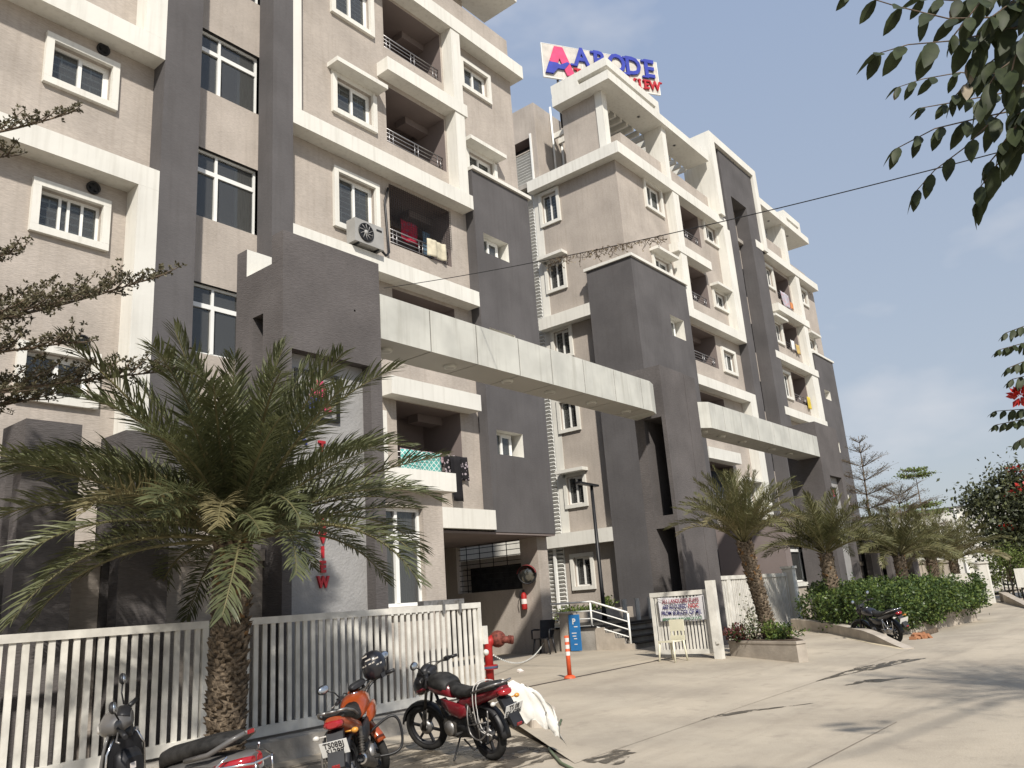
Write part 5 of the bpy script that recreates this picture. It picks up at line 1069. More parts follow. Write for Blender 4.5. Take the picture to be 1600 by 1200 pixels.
for k in range(1, 6): fr.box(SL * k / 6 - .008, SL * k / 6 + .008, 0, 1.85, 0, .006)
part('frame', fr.xf(SM), UPVC, rs)
emblem(rs, *onsign(.85, .95), 1.55, SFACE, .07)
def slab_letter(ch, x, z, h, m, d=.09):
    me = text_mesh(ch, h * 1.38, d, h * .035, sx=.86); me.materials.clear(); me.materials.append(m); bmx = bmesh.new(); bmx.from_mesh(me)
    xs = [v.co.x for v in bmx.verts]; w_ = max(xs); lo = min(xs); sh, sw = h * .1, h * .17
    ser = {'A': [(lo, -h / 2), (w_, -h / 2)], 'B': [(lo, -h / 2), (lo, h / 2)], 'D': [(lo, -h / 2), (lo, h / 2)], 'E': [(lo, -h / 2), (lo, h / 2)], 'I': [(0, -h / 2), (0, h / 2)], 'T': [(0, -h / 2)], 'V': [(lo, h / 2), (w_, h / 2)], 'W': [(lo, h / 2), (w_, h / 2)]}.get(ch, [])
    for sx_, sz_ in ser:
        zc = sz_ - math.copysign(sh / 2, sz_); b = MB().box(sx_ - sw, sx_ + sw, zc - sh / 2, zc + sh / 2, -d / 2 - .004, d / 2 + .004).mesh('s', m); bmx.from_mesh(b)
    bmx.to_mesh(me); bmx.free(); me.transform(Matrix.Translation(onsign(x, z, .06)) @ SFACE); part('letter', me, None, rs)
for ch, x in zip('ABODE', (2.05, 3.0, 3.95, 4.85, 5.75)): slab_letter(ch, x, 1.30, 1.02, BLUE)
for ch, x in (('T', 1.75), ('V', 4.7), ('I', 5.12), ('E', 5.5), ('W', 5.97)): slab_letter(ch, x, .38, .5, RED)
for q in (.12, .5, .88): part('support_post', MB().tube([onsign(SL * q, -.0, -.12) - Vector((0, 0, 2.6)), onsign(SL * q, 1.6, -.12)], .06, 6), BMET, rs)
cb = thing('overhead_cable', 'thin black cable crossing from the near arch to the top right', 'cable', (11.11, 12, 8.3)); A, B = Vector((11.11, 12, 8.3)), Vector((10.0, .38, 6.1)); E_ = B + (B - A) * 1.2
P = lambda s: A.lerp(B, s) - Vector((0, 0, .62 * max(0, s) * (1 - s) if s < 1 else 0))
part('wire', MB().tube([P(i / 24) for i in range(25)] + [B.lerp(E_, i / 4) for i in range(1, 5)], .0075, 5), BLACK, cb)
g = random.Random(5); cr = MB(); lv = Leaves()
for i in range(130):
    s = .40 + .19 * g.random(); p = P(s); pts = [p]
    for k in range(g.randrange(1, 4)): pts.append(pts[-1] + Vector((g.gauss(0, .03), g.gauss(0, .05), -abs(g.gauss(.03, .03)))))
    if len(pts) > 1: cr.tube(pts, .0045, 3)
    lv.leaf(pts[-1], rdir(g, -.4), rdir(g), .05, .03)
part('dry_creeper', lv.mesh('dry_creeper', TULB), None, cb, 'stuff'); part('tendril', cr, WOODB, cb)

# ------------------------------------------------------------------ laundry on the balconies
def cloth(name, label, x0, x1, y, z0, z1, m, drop=.0, seed=1, nx=14, nz=8, lean=0):
    g = random.Random(seed); mb = MB(); vs = []; ph = g.uniform(0, 6)
    for j in range(nz + 1):
        v = j / nz
        for i in range(nx + 1):
            u = i / nx; vs.append((x0 + (x1 - x0) * u + lean * (1 - v), y - .02 - .035 * math.sin(u * 9 + ph) * (1 - .5 * v) - .012 * math.sin(u * 23 + ph), z0 + (z1 - z0) * v + drop * math.sin(u * math.pi * 2 + ph) * (1 - v)))
    mb.add(vs, [(j * (nx + 1) + i, j * (nx + 1) + i + 1, (j + 1) * (nx + 1) + i + 1, (j + 1) * (nx + 1) + i) for j in range(nz) for i in range(nx)], 0, True)
    o = single(name, mb, m, label, 'laundry', 'laundry hung on the balconies', origin=((x0 + x1) / 2, y, z1)); md = o.modifiers.new('t', 'SOLIDIFY'); md.thickness = .012; return o
def patterned(name, c1, c2, kind='trellis', sc=9):
    m = mat(name, c1, .85, var=.05); t = m.node_tree; n = t.nodes; b = n['Principled BSDF']; cur = b.inputs['Base Color'].links[0].from_socket; g_ = n.new('ShaderNodeNewGeometry')
    mpx = n.new('ShaderNodeMapping'); mpx.inputs['Scale'].default_value = (sc, 0.01, sc); mpx.inputs['Rotation'].default_value = (0, R(45) if kind == 'trellis' else 0, 0); t.links.new(g_.outputs['Position'], mpx.inputs[0])
    q = n.new('ShaderNodeMix'); q.data_type = 'RGBA'; q.inputs[7].default_value = (*c2, 1)
    if kind == 'trellis':
        x = n.new('ShaderNodeTexBrick'); x.offset = 0; x.inputs['Scale'].default_value = 1; x.inputs['Mortar Size'].default_value = .09; x.inputs['Brick Width'].default_value = 1; x.inputs['Row Height'].default_value = 1
        sp = n.new('ShaderNodeSeparateXYZ'); cb_ = n.new('ShaderNodeCombineXYZ'); t.links.new(mpx.outputs[0], sp.inputs[0]); t.links.new(sp.outputs[0], cb_.inputs[0]); t.links.new(sp.outputs[2], cb_.inputs[1]); t.links.new(cb_.outputs[0], x.inputs['Vector']); t.links.new(x.outputs['Fac'], q.inputs[0])
    else:
        x = n.new('ShaderNodeTexVoronoi'); x.inputs['Scale'].default_value = 1; r = n.new('ShaderNodeMath'); r.operation = 'LESS_THAN'; r.inputs[1].default_value = .34; t.links.new(mpx.outputs[0], x.inputs['Vector']); t.links.new(x.outputs['Distance'], r.inputs[0]); t.links.new(r.outputs[0], q.inputs[0])
    t.links.new(cur, q.inputs[6]); t.links.new(q.outputs[2], b.inputs['Base Color']); return m
def fab(n_, c): return mat(n_, c, .9, var=.12, vscale=5)
cloth('turquoise_sheet', 'turquoise trellis patterned sheet hung over the lowest balcony rail', 13.86, 15.28, 14.56, 4.5, 5.52, patterned('turquoise_trellis', (.10, .36, .33), (.62, .68, .64)), seed=2)
cloth('pink_cloth', 'pale pink printed cloth folded along the lowest balcony rail', 13.9, 15.9, 14.66, 5.3, 5.56, patterned('pink_print', (.42, .30, .32), (.25, .17, .2), 'dot', 8), seed=3)
cloth('black_trousers', 'black trousers hanging from the lowest balcony rail', 15.55, 16.0, 14.5, 4.3, 5.5, fab('black_cloth', (.013, .012, .014)), seed=4, lean=.06)
cloth('black_shirt', 'black floral shirt hanging beside the trousers', 15.42, 16.3, 14.56, 4.88, 5.52, patterned('black_floral', (.013, .012, .014), (.35, .3, .33), 'dot', 11), seed=5, lean=.05)
cloth('cream_towel', 'cream towel hung over the caged balcony rail', 15.2, 15.92, 14.58, 11.2, 11.72, fab('cream_cloth', (.55, .50, .38)), seed=6)
cloth('red_cloth', 'red cloth drying inside the caged balcony', 14.75, 15.45, 15.2, 11.75, 12.4, patterned('red_print', (.42, .02, .05), (.28, .06, .1), 'dot', 7), seed=7)
cloth('yellow_cloth', 'dull yellow cloth drying inside the caged balcony', 14.0, 14.4, 15.2, 11.7, 12.2, fab('yellow_cloth', (.30, .27, .14)), seed=8)
cloth('blue_jeans', 'faded blue jeans drying inside the caged balcony', 15.65, 15.95, 15.2, 11.55, 12.3, fab('denim', (.12, .19, .26)), seed=9)
cloth('dark_clothes', 'dark clothes hanging in the balcony under the farther arch', 32.0, 33.6, 15.0, 5.2, 6.5, fab('dark_cloth', (.03, .035, .045)), seed=10)
cloth('grey_sheet', 'grey and pink sheet hung over the top balcony of the far building', 43.9, 45.2, 14.56, 16.9, 17.75, patterned('grey_print', (.42, .40, .45), (.5, .28, .3), 'dot', 6), seed=11, lean=.25)
cloth('orange_cloth', 'small orange cloth on the top balcony rail of the far building', 45.3, 45.8, 14.56, 17.0, 17.4, fab('orange_cloth', (.5, .2, .08)), seed=12)
cloth('white_cloth', 'white shirt on the second highest balcony rail of the far building', 44.2, 44.9, 14.56, 14.3, 14.85, fab('white_cloth', (.7, .68, .66)), seed=13)
cloth('yellow_shirt', 'yellow shirt beside the white one on a balcony of the far building', 45.0, 45.6, 14.56, 14.2, 14.75, fab('mustard_cloth', (.5, .36, .14)), seed=14)
cloth('yellow_towel', 'yellow towel on the balcony below, beside the white column', 45.45, 45.85, 14.56, 11.0, 11.7, fab('yellow_towel', (.55, .42, .06)), seed=15)
fl = thing('orange_flag', 'small orange flag at a ground floor window behind the planter palm', 'flag', (35.0, 14.4, 2.2)); part('pole', MB().tube([(35.3, 14.5, 1.7), (35.5, 14.3, 3.4)], .012, 5), BMET, fl)
part('cloth', MB().add([(35.5, 14.3, 3.4), (35.38, 14.4, 2.4), (34.95, 14.3, 2.0), (35.1, 14.3, 2.7)], [(0, 1, 2, 3)]), fab('saffron', (.62, .22, .05)), fl)
# ------------------------------------------------------------------ puddles, hose, litter
WET = mat('wet_concrete', (.10, .085, .066), .4, var=.2, vscale=5, spec=.45)
def _ragged(m):
    t = m.node_tree; n = t.nodes; l = t.links.new; b = n['Principled BSDF']; g_ = n.new('ShaderNodeNewGeometry'); x = n.new('ShaderNodeTexNoise'); x.inputs['Scale'].default_value = 3.2; x.inputs['Detail'].default_value = 7; x.inputs['Roughness'].default_value = .65
    r = n.new('ShaderNodeMapRange'); r.inputs[1].default_value = .44; r.inputs[2].default_value = .53; mp_ = n.new('ShaderNodeMapping'); mp_.inputs['Scale'].default_value = (.6, 1.6, 1)
    l(g_.outputs['Position'], mp_.inputs[0]); l(mp_.outputs[0], x.inputs['Vector']); l(x.outputs[0], r.inputs[0]); l(r.outputs[0], b.inputs['Alpha'])
_ragged(WET)
def puddle(label, pts, seed, z=.005):
    g = random.Random(seed); c = Vector((sum(p[0] for p in pts) / len(pts), sum(p[1] for p in pts) / len(pts))); out_ = []
    n = len(pts)
    for i in range(n):
        a, b = Vector(pts[i]), Vector(pts[(i + 1) % n])
        for k in range(7):
            q = a.lerp(b, k / 7); q = q + (q - c).normalized() * g.uniform(-.05, .14); out_.append((q.x, q.y, z))
    single('puddle', MB().add(out_, [tuple(range(len(out_)))]), WET, label, 'puddle')
puddle('long thin wet streak in the middle of the driveway', [(8.95, 5.28), (9.75, 5.3), (10.8, 4.85), (11.6, 4.35), (10.9, 4.95), (9.9, 5.5), (9.3, 5.55)], 1)
puddle('dark wet patch near the bottom of the road by the hose', [(7.75, 6.15), (7.35, 5.2), (7.3, 4.85), (7.85, 4.85), (7.95, 5.3), (8.1, 5.75)], 2)
puddle('wet streak in front of the palm planter', [(14.1, 5.15), (15.2, 4.95), (16.9, 4.55), (17.9, 4.3), (17.6, 4.75), (16.4, 5.05), (14.9, 5.3)], 3)
puddle('small oval wet patch on the road below the planter streak', [(13.6, 4.5), (14.2, 4.15), (14.6, 3.85), (14.4, 4.25), (14.0, 4.5)], 4)
hs = MB().tube([(6.6, 4.6, .02), (7.1, 5.3, .02), (7.7, 5.9, .02), (8.4, 6.3, .02), (8.75, 6.55, .03), (8.95, 6.62, .12)], .016, 8); single('garden_hose', hs, mat('green_hose', (.12, .15, .09), .5), 'thin green hose trailing from the stone block to the bottom edge', 'hose')
rg = MB()
for i in range(7): rg.cbox((23.0 + .06 * i, 5.75 - .04 * i, .04 + .02 * (i % 3)), (.2, .16, .07), Matrix.Rotation(i * .7, 3, 'Z') @ Matrix.Rotation(i * .4, 3, 'X'))
single('orange_rag', rg, fab('orange_rag', (.36, .17, .09)), 'crumpled orange cloth on the ground behind the black motorcycle', 'rag')
single('timber_beam', MB().box(23.6, 25.6, 5.72, 5.82, .01, .12), WOODB, 'dark timber lying along the hedge planter', 'timber')
single('paper_scrap', MB().cbox((14.1, 11.4, PLOT + .03), (.12, .1, .04), Matrix.Rotation(.5, 3, 'X')), WREF, 'small white paper scrap on the driveway beyond the hydrant', 'litter')

ROAD2 = mat('joint_filler', (.2, .17, .135), .9)
single('expansion_joint', MB().add([(6.5, 3.03, .004), (10.3, 2.915, .004), (10.3, 2.925, .004), (6.5, 3.045, .004)], [(0, 1, 2, 3)]), ROAD2, 'thin straight joint line across the road in the foreground', 'joint')

puddle('broad damp stain on the pavement under the parked motorcycles', [(5.6, 8.4), (8.6, 7.9), (8.3, 6.5), (7.6, 5.6), (6.4, 5.6), (5.2, 6.6)], 5, .0045)
puddle('ragged damp stain on the road beside the stone block', [(8.2, 5.9), (9.6, 6.6), (9.9, 6.2), (8.8, 5.5)], 6, .0045)
# ------------------------------------------------------------------ two wheelers
def paint(n_, c, rough=.28): return mat(n_, c, rough, var=.12, vscale=6, spec=.5, coat=.5, bump=.05, bscale=12)
REDB = paint('red_bike_paint', (.17, .009, .016)); ORB = paint('orange_bike_paint', (.30, .055, .012)); BLKB = paint('black_bike_paint', (.012, .012, .016)); GRYS = paint('grey_scooter_paint', (.105, .10, .096), .4)
SEAT = mat('dusty_black_vinyl', (.024, .023, .022), .6, var=.35, vscale=14, spec=.35, bump=.2, bscale=60)
ENG = mat('dusty_engine', (.075, .068, .06), .65, .3, var=.35, vscale=20); LENS = mat('red_lens', (.30, .01, .015), .15, var=.1, spec=.6, coat=.5); CLEAR = mat('clear_lens', (.62, .60, .56), .15, var=.15, vscale=30, spec=.6)
AMBER = mat('amber_lens', (.55, .25, .04), .2, spec=.5); PLATE = mat('number_plate', (.74, .74, .72), .5, var=.05); INK = mat('plate_ink', (.015, .015, .02), .6); MIRG = mat('mirror_glass', (.5, .53, .57), .08, .9, var=.05)
def wheel(parent, x, r, tw, steer=None, rimm=BLACK, nsp=6):
    def T(mb): 
        if steer is not None: mb.xf(steer)
        return mb
    o = part('wheel', T(MB().lathe([(.03, -.055), (.035, -.05), (.035, .05), (.03, .055)], 12, (x, 0, r), 'y')), ALU, parent)
    rr = r - tw * .5; prof = [(rr + tw * .5 * math.cos(a), tw * .5 * math.sin(a)) for a in [R(-150 + 300 * i / 10) for i in range(11)]]
    part('tyre', T(MB().lathe([(p[0], p[1]) for p in prof], 30, (x, 0, r), 'y')), RUBBER, o)
    ri = rr - tw * .38; part('rim', T(MB().lathe([(ri - .02, -tw * .3), (ri + .012, -tw * .34), (ri + .012, tw * .34), (ri - .02, tw * .3), (ri - .02, -tw * .3)], 30, (x, 0, r), 'y')), rimm, o)
    mb = MB()
    for i in range(nsp):
        a = 2 * math.pi * i / nsp + .3; c = Vector((x + math.cos(a) * (ri + .03) * .5, 0, r + math.sin(a) * (ri + .03) * .5)); mb.cbox(c, (ri - .03, .03, .028), Matrix.Rotation(-a, 3, 'Y'))
    part('spoke', T(mb), rimm, o); part('brake_drum', T(MB().lathe([(.001, .03), (.085, .03), (.085, -.035), (.001, -.035)], 20, (x, 0, r), 'y')), ALU, o)
    return o
def mudguard(parent, x, r, a0, a1, w_, m, name='mudguard', steer=None, drop=.03):
    mb = MB(); n = 12; vs = []
    for i in range(n + 1):
        a = R(a0 + (a1 - a0) * i / n)
        for q, dr in ((-1, -drop), (-.8, 0), (0, .006), (.8, 0), (1, -drop)): vs.append((x + (r + dr) * math.cos(a), q * w_ / 2, r * 0 + .3 + (r + dr) * math.sin(a)))
    mb.add(vs, [(i * 5 + j, i * 5 + j + 1, (i + 1) * 5 + j + 1, (i + 1) * 5 + j) for i in range(n) for j in range(4)], 0, True)
    if steer is not None: mb.xf(steer)
    o = part(name, mb, m, parent); md = o.modifiers.new('t', 'SOLIDIFY'); md.thickness = .006; return o
def bikebase(pos, heading, lean):
    return Matrix.Translation((pos[0], pos[1], pos[2] if len(pos) > 2 else 0)) @ Matrix.Rotation(math.atan2(heading[1], heading[0]), 4, 'Z') @ Matrix.Rotation(-R(lean), 4, 'X') @ Matrix.Scale(.92, 4)
def plate(parent, x, y, z, tilt, rows, w_=.25, h=.15, sizes=None):
    m = Matrix.Translation((x, y, z)) @ Matrix.Rotation(R(tilt), 4, 'Y') @ Matrix.Rotation(R(-90), 4, 'Z') @ FACE_Y
    o = part('number_plate', MB().box(-w_ / 2, w_ / 2, -h / 2, h / 2, -.003, 0).xf(m), PLATE, parent)
    for k, body in enumerate(rows):
        me = text_mesh(body, h * .56, .002, .001, sx=.78); me.materials.clear(); me.materials.append(INK); me.transform(m @ Matrix.Translation((0, h * (.23 - .46 * k), .002))); part('lettering', me, None, o)
def motorcycle(label, mw, tank, tail, side, rows, cowl=True, steer=18, mirrors=(1, 1), spokes=6, rack=False, guard=False, shroud=False, bar=0):
    b = lthing('motorcycle', label, 'motorcycle', mw)
    piv = Vector((1.03, 0, .9)); axd = Vector((-.36, 0, .93)).normalized()
    S = Matrix.Translation(piv) @ Matrix.Rotation(R(steer), 4, axd) @ Matrix.Translation(-piv)
    wheel(b, 0, .3, .095, None, BLACK, spokes); wheel(b, 1.27, .3, .085, S, BLACK, spokes)
    mudguard(b, 1.27, .335, 15, 168, .115, tank if not cowl else BLACK, 'front_mudguard', S); mudguard(b, 0, .345, 55, 185, .14, BLACK, 'rear_mudguard')
    fk = MB()
    for s in (-1, 1): fk.tube([(1.27, s * .075, .3), (1.17, s * .075, .55)], [.03, .028], 8); fk.tube([(1.17, s * .075, .55), (1.0, s * .075, .97)], .019, 8)
    fk.cbox((1.02, 0, .93), (.08, .2, .03)).cbox((1.08, 0, .78), (.07, .2, .03)); part('fork', fk.xf(S), ENG, b)
    if cowl:
        c = part('headlamp_cowl', MB().loft([(.97, .10, .93, .08), (1.05, .135, .9, .13), (1.16, .13, .86, .14), (1.24, .09, .82, .10), (1.27, .04, .8, .05)], 14, 2.4).xf(S), BLKB, b); part('cowl_stripe', MB().loft([(1.06, .138, .83, .035), (1.16, .134, .80, .04), (1.235, .094, .78, .035)], 12, 2.4).xf(S), side, c)
        part('visor', MB().loft([(.98, .10, 1.02, .05), (1.06, .12, 1.02, .07), (1.14, .10, .98, .05), (1.19, .05, .95, .02)], 12, 2.2).xf(S), BLACK, c); part('headlamp', MB().loft([(1.22, .085, .84, .06), (1.262, .075, .825, .05)], 14, 2.3).xf(S), CLEAR, c)
    else:
        c = part('headlamp_shell', MB().lathe([(.001, 1.0), (.075, 1.02), (.1, 1.08), (.105, 1.14)], 18, (0, 0, .88), 'x').xf(S), tank, b); part('headlamp', MB().lathe([(.1, 1.141), (.07, 1.16), (.001, 1.168)], 18, (0, 0, .88), 'x').xf(S), CLEAR, c)
    part('instrument_panel', MB().loft([(.93, .09, 1.0, .02), (.97, .11, 1.01, .04), (1.03, .09, 1.0, .04)], 12, 3).xf(S), BLACK, b)
    S0 = S; S = S @ Matrix.Translation((0, 0, bar))
    hb = part('handlebar', MB().tube(MB.cr([(.80, -.37, 1.05), (.88, -.3, 1.06), (.97, -.15, 1.05), (.99, 0, .99), (.97, .15, 1.05), (.88, .3, 1.06), (.80, .37, 1.05)]), .0125, 8).xf(S), ENG, b)
    cab = MB()
    for s in (-1, 1): cab.tube(MB.cr([(.9, s * .27, 1.05), (1.04, s * .2, 1.02), (1.08, s * .08, .92), (1.0, s * .05, .8)]), .006, 5); cab.tube(MB.cr([(.9, s * .25, 1.04), (1.08, s * .12, 1.08), (1.1, s * .02, .95), (1.02, s * .02, .78)]), .006, 5)
    part('control_cable', cab.xf(S), BLACK, b)
    for s in (-1, 1):
        part('grip', MB().tube([(.79, s * .385, 1.05), (.865, s * .315, 1.058)], .02, 10).xf(S), BLACK, hb); part('lever', MB().tube([(.9, s * .29, 1.05), (.92, s * .36, 1.03), (.88, s * .41, 1.03)], .008, 6).xf(S), ALU, hb); part('switchgear', MB().cbox((.885, s * .28, 1.06), (.06, .06, .05)).xf(S), BLACK, hb)
        if mirrors[0 if s > 0 else 1]:
            part('mirror_stem', MB().tube([(.9, s * .27, 1.07), (.93, s * .29, 1.15), (.92, s * .37, 1.21)], .008, 6).xf(S), BMET, hb)
            mrr = part('mirror', MB().ico((.92, s * .40, 1.235), (.03, .07, .048), n=14, m=8).xf(S), BLACK, hb)
            part('mirror_glass', MB().ico((.902, s * .40, 1.235), (.016, .063, .042), n=14, m=8).xf(S), MIRG, hb)
    part('tank', MB().loft([(.50, .10, .76, .07), (.58, .135, .80, .10), (.72, .15, .83, .115), (.86, .145, .85, .105), (.95, .11, .85, .08), (1.0, .05, .84, .05)], 16, 2.5), tank, b)
    part('tank_cap', MB().lathe([(.04, .93), (.045, .945), (.001, .95)], 14, (.78, 0, .005)), CHROME, b)
    if shroud:
        for s in (-1, 1): part('tank_shroud', MB().loft([(.62, .02, .70, .06, s * .14), (.8, .035, .73, .08, s * .155), (.98, .03, .76, .07, s * .15), (1.06, .012, .77, .03, s * .13)], 10, 2.3), tail, b)
    part('seat', MB().loft([(-.40, .10, .855, .03), (-.28, .13, .855, .05), (-.02, .14, .82, .055), (.14, .14, .775, .05), (.32, .13, .765, .05), (.46, .10, .785, .06), (.56, .07, .82, .06)], 14, 3), SEAT, b)
    part('tail_panel', MB().loft([(-.47, .05, .83, .03), (-.38, .10, .80, .055), (-.15, .12, .755, .075), (.1, .125, .69, .085), (.3, .12, .65, .08), (.42, .08, .63, .06)], 14, 2.6), tail, b)
    for s in (-1, 1): part('side_panel', MB().loft([(.18, .02, .58, .05, s * .115), (.32, .03, .57, .09, s * .12), (.5, .03, .60, .085, s * .12), (.66, .02, .66, .05, s * .115)], 10, 2.4), side, b)
    gr = MB()
    for s in (-1, 1): gr.tube([(.0, s * .15, .80), (-.25, s * .165, .86), (-.42, s * .13, .90), (-.46, s * .05, .90)], .012, 7)
    part('grab_rail', gr.tube([(-.46, .05, .90), (-.46, -.05, .90)], .012, 7), ALU if not rack else CHROME, b)
    part('tail_lamp', MB().loft([(-.50, .05, .79, .025), (-.46, .09, .79, .04), (-.40, .095, .79, .04)], 12, 2.6), LENS, b)
    part('tail_fender', MB().prismY([(-.36, .74), (-.44, .72), (-.60, .44), (-.58, .42), (-.50, .5)], -.075, .075), BLACK, b)
    plate(b, -.545, 0, .60, -24 - 6, rows)
    part('reflector', MB().cbox((-.60, 0, .45), (.012, .07, .03), Matrix.Rotation(R(-28), 3, 'Y')), LENS, b)
    for s in (-1, 1):
        part('indicator', MB().tube([(-.40, s * .09, .70), (-.41, s * .15, .70)], .008, 6).ico((-.42, s * .18, .70), (.03, .035, .025)), AMBER if s < 0 else CLEAR, b)
        sh = MB().tube([(-.01, s * .125, .32), (.17, s * .12, .66)], .02, 8)
        for i in range(9): sh.lathe([(.024, -.006), (.032, 0), (.024, .006)], 10, (0, 0, 0)); k = len(sh.v) - 30; t_ = .18 + .07 * i; p0 = Vector((-.01, s * .125, .32)).lerp(Vector((.17, s * .12, .66)), t_); sh.v[k:] = [tuple(Vector(v) + p0) for v in sh.v[k:]]
        part('shock_absorber', sh, CHROME if rack else ENG, b)
        part('foot_peg', MB().tube([(.33, s * .13, .33), (.31, s * .24, .34)], .016, 8), RUBBER, b)
    part('swingarm', MB().tube([(0, .1, .3), (.42, .1, .34)], .02, 8).tube([(0, -.1, .3), (.42, -.1, .34)], .02, 8), BMET, b)
    part('chain_cover', MB().loft([(-.1, .02, .32, .09, .1), (.2, .02, .33, .06, .1), (.45, .02, .34, .08, .1)], 10, 3), BLACK if not rack else CHROME, b)
    part('frame', MB().tube([(1.0, 0, .85), (.88, 0, .55), (.80, 0, .32), (.45, 0, .26), (.40, 0, .62), (-.3, 0, .74)], .02, 8).tube([(.98, 0, .8), (.5, 0, .70)], .02, 8), BMET, b)
    en = part('engine', MB().loft([(.40, .10, .36, .10), (.5, .13, .36, .13), (.68, .13, .36, .12), (.76, .09, .37, .08)], 14, 3), ENG, b)
    fins = MB()
    for i in range(7): fins.cbox((.70 + .018 * i, 0, .48 + .022 * i), (.15, .16, .01), Matrix.Rotation(R(-38), 3, 'Y'))
    part('cylinder_fin', fins, ENG, en); part('crankcase_cover', MB().lathe([(.09, .12), (.085, .15), (.001, .155)], 18, (.58, 0, .36), 'y').lathe([(.08, -.12), (.075, -.15), (.001, -.155)], 18, (.55, 0, .36), 'y'), ALU, en)
    part('exhaust_pipe', MB().tube([(.80, -.05, .46), (.88, -.08, .36), (.78, -.12, .25), (.45, -.14, .25)], .02, 8), ENG, b)
    mf = part('muffler', MB().tube([(.45, -.14, .25), (.34, -.155, .28), (.0, -.17, .36), (-.32, -.18, .43)], [.025, .048, .055, .05], 14, cap=False), ENG, b)
    d_ = Vector((-.32, -.01, .07)).normalized(); e_ = Vector((-.32, -.18, .43)); part('muffler_tip', MB().tube([e_, e_ + d_ * .025], [.05, .038], 14, cap=False).tube([e_ - d_ * .01, e_ + d_ * .035], [.022, .024], 12, cap=False), CHROME, mf); part('muffler_end', MB().tube([e_ - d_ * .012, e_ - d_ * .004], .047, 14), BLACK, mf)
    part('side_stand', MB().tube([(.42, .1, .28), (.40, .26, .06), (.39, .29, .03)], .011, 6).cbox((.38, .3, .03), (.07, .05, .01)), BMET, b); part('centre_stand', MB().tube([(.36, .1, .24), (.16, .13, .15), (.16, -.13, .15), (.36, -.1, .24)], .012, 6), BMET, b)
    cg = MB()
    if guard: cg.tube(cg.cr([(.80, -.05, .5), (.86, -.3, .62), (.88, -.40, .56), (.86, -.40, .34), (.82, -.3, .26), (.78, -.05, .28)]), .014, 8); cg.tube(cg.cr([(.80, .05, .5), (.86, .3, .62), (.88, .40, .56), (.86, .40, .34), (.82, .3, .26), (.78, .05, .28)]), .014, 8); part('leg_guard', cg, BMET, b)
    sg = MB().tube(MB.cr([(.1, .15, .66), (.08, .2, .55), (.06, .21, .36), (-.1, .21, .3), (-.26, .2, .42), (-.28, .17, .62)]), .009, 6).tube([(-.1, .21, .3), (-.12, .19, .64)], .007, 6).tube([(.07, .21, .45), (-.26, .2, .5)], .007, 6)
    part('saree_guard', sg, CHROME if rack else ALU, b)
    return b
def pos2(rear, front, lean): 
    d = (front[0] - rear[0], front[1] - rear[1]); return bikebase(rear, d, lean)
rb_ = motorcycle('red and black motorcycle leaning side on by the hydrant', pos2((7.08, 6.18), (7.30, 7.34), 9), REDB, REDB, REDB, ('TS 08', 'EX 4286'), True, 24, (1, 0), 6, bar=-.02)
M_ = rb_.matrix_world.copy()
part('tank_cover', MB().loft([(.54, .12, .83, .06), (.62, .155, .85, .09), (.76, .165, .88, .10), (.88, .15, .89, .09), (.97, .09, .88, .06)], 16, 2.5), SEAT, rb_)
ro = MB()
for x0 in (-.06, -.12): ro.tube(ro.cr([(x0, -.16, .7), (x0, -.1, .88), (x0 + .02, .1, .885), (x0 + .03, .17, .7), (x0 + .02, .16, .42), (x0 - .2, .2, .36)]), .007, 5)
part('tie_rope', ro, mat('white_rope', (.5, .48, .45), .8), rb_)
# white sheet spread over the back of the red motorcycle and the kerb behind it
mb = MB(); NU, NV = 16, 14; vs = []; g = random.Random(9)
ctrl = [[(6.98, 6.05, .80), (7.12, 5.95, .80), (7.25, 5.85, .74)], [(7.02, 5.98, .74), (7.24, 5.82, .70), (7.40, 5.68, .60)], [(7.05, 5.94, .60), (7.30, 5.76, .52), (7.48, 5.60, .42)], [(7.08, 5.90, .46), (7.34, 5.72, .34), (7.54, 5.54, .14)]]
def cat(p, t):
    n = len(p) - 1; s = min(t * n, n - 1e-6); i = int(s); f_ = s - i; q = [Vector(p[max(0, min(n, i + k))]) for k in (-1, 0, 1, 2)]
    return .5 * ((2 * q[1]) + (q[2] - q[0]) * f_ + (2 * q[0] - 5 * q[1] + 4 * q[2] - q[3]) * f_ ** 2 + (3 * q[1] - q[0] - 3 * q[2] + q[3]) * f_ ** 3)
for j in range(NV + 1):
    row = [cat([c[k] for c in ctrl], j / NV) for k in range(3)]
    for i in range(NU + 1): 
        p = cat(row, i / NU); v = j / NV; k_ = .03 * v; vs.append((p.x + k_ * math.sin(i * 1.9), p.y + k_ * math.cos(i * 1.7 + j), max(.03, p.z + .02 * math.sin(i * 1.3 + j * .8) - .05 * v * (i % 4 == 0))))
mb.add(vs, [(j * (NU + 1) + i, j * (NU + 1) + i + 1, (j + 1) * (NU + 1) + i + 1, (j + 1) * (NU + 1) + i) for j in range(NV) for i in range(NU)], 0, True)
single('white_sheet', mb, mat('white_sheet_cloth', (.66, .645, .60), .8, var=.06, bump=.4, bscale=6), 'crumpled white sheet draped off the back of the red motorcycle', 'sheet')
ob_ = motorcycle('orange motorcycle seen from behind with a helmet on its mirror', pos2((5.10, 6.06), (6.0, 6.81), 9), ORB, ORB, BLACK, ('TS08BJ', 'S1299'), False, 40, (1, 1), 6, False, True, True, bar=-.09)
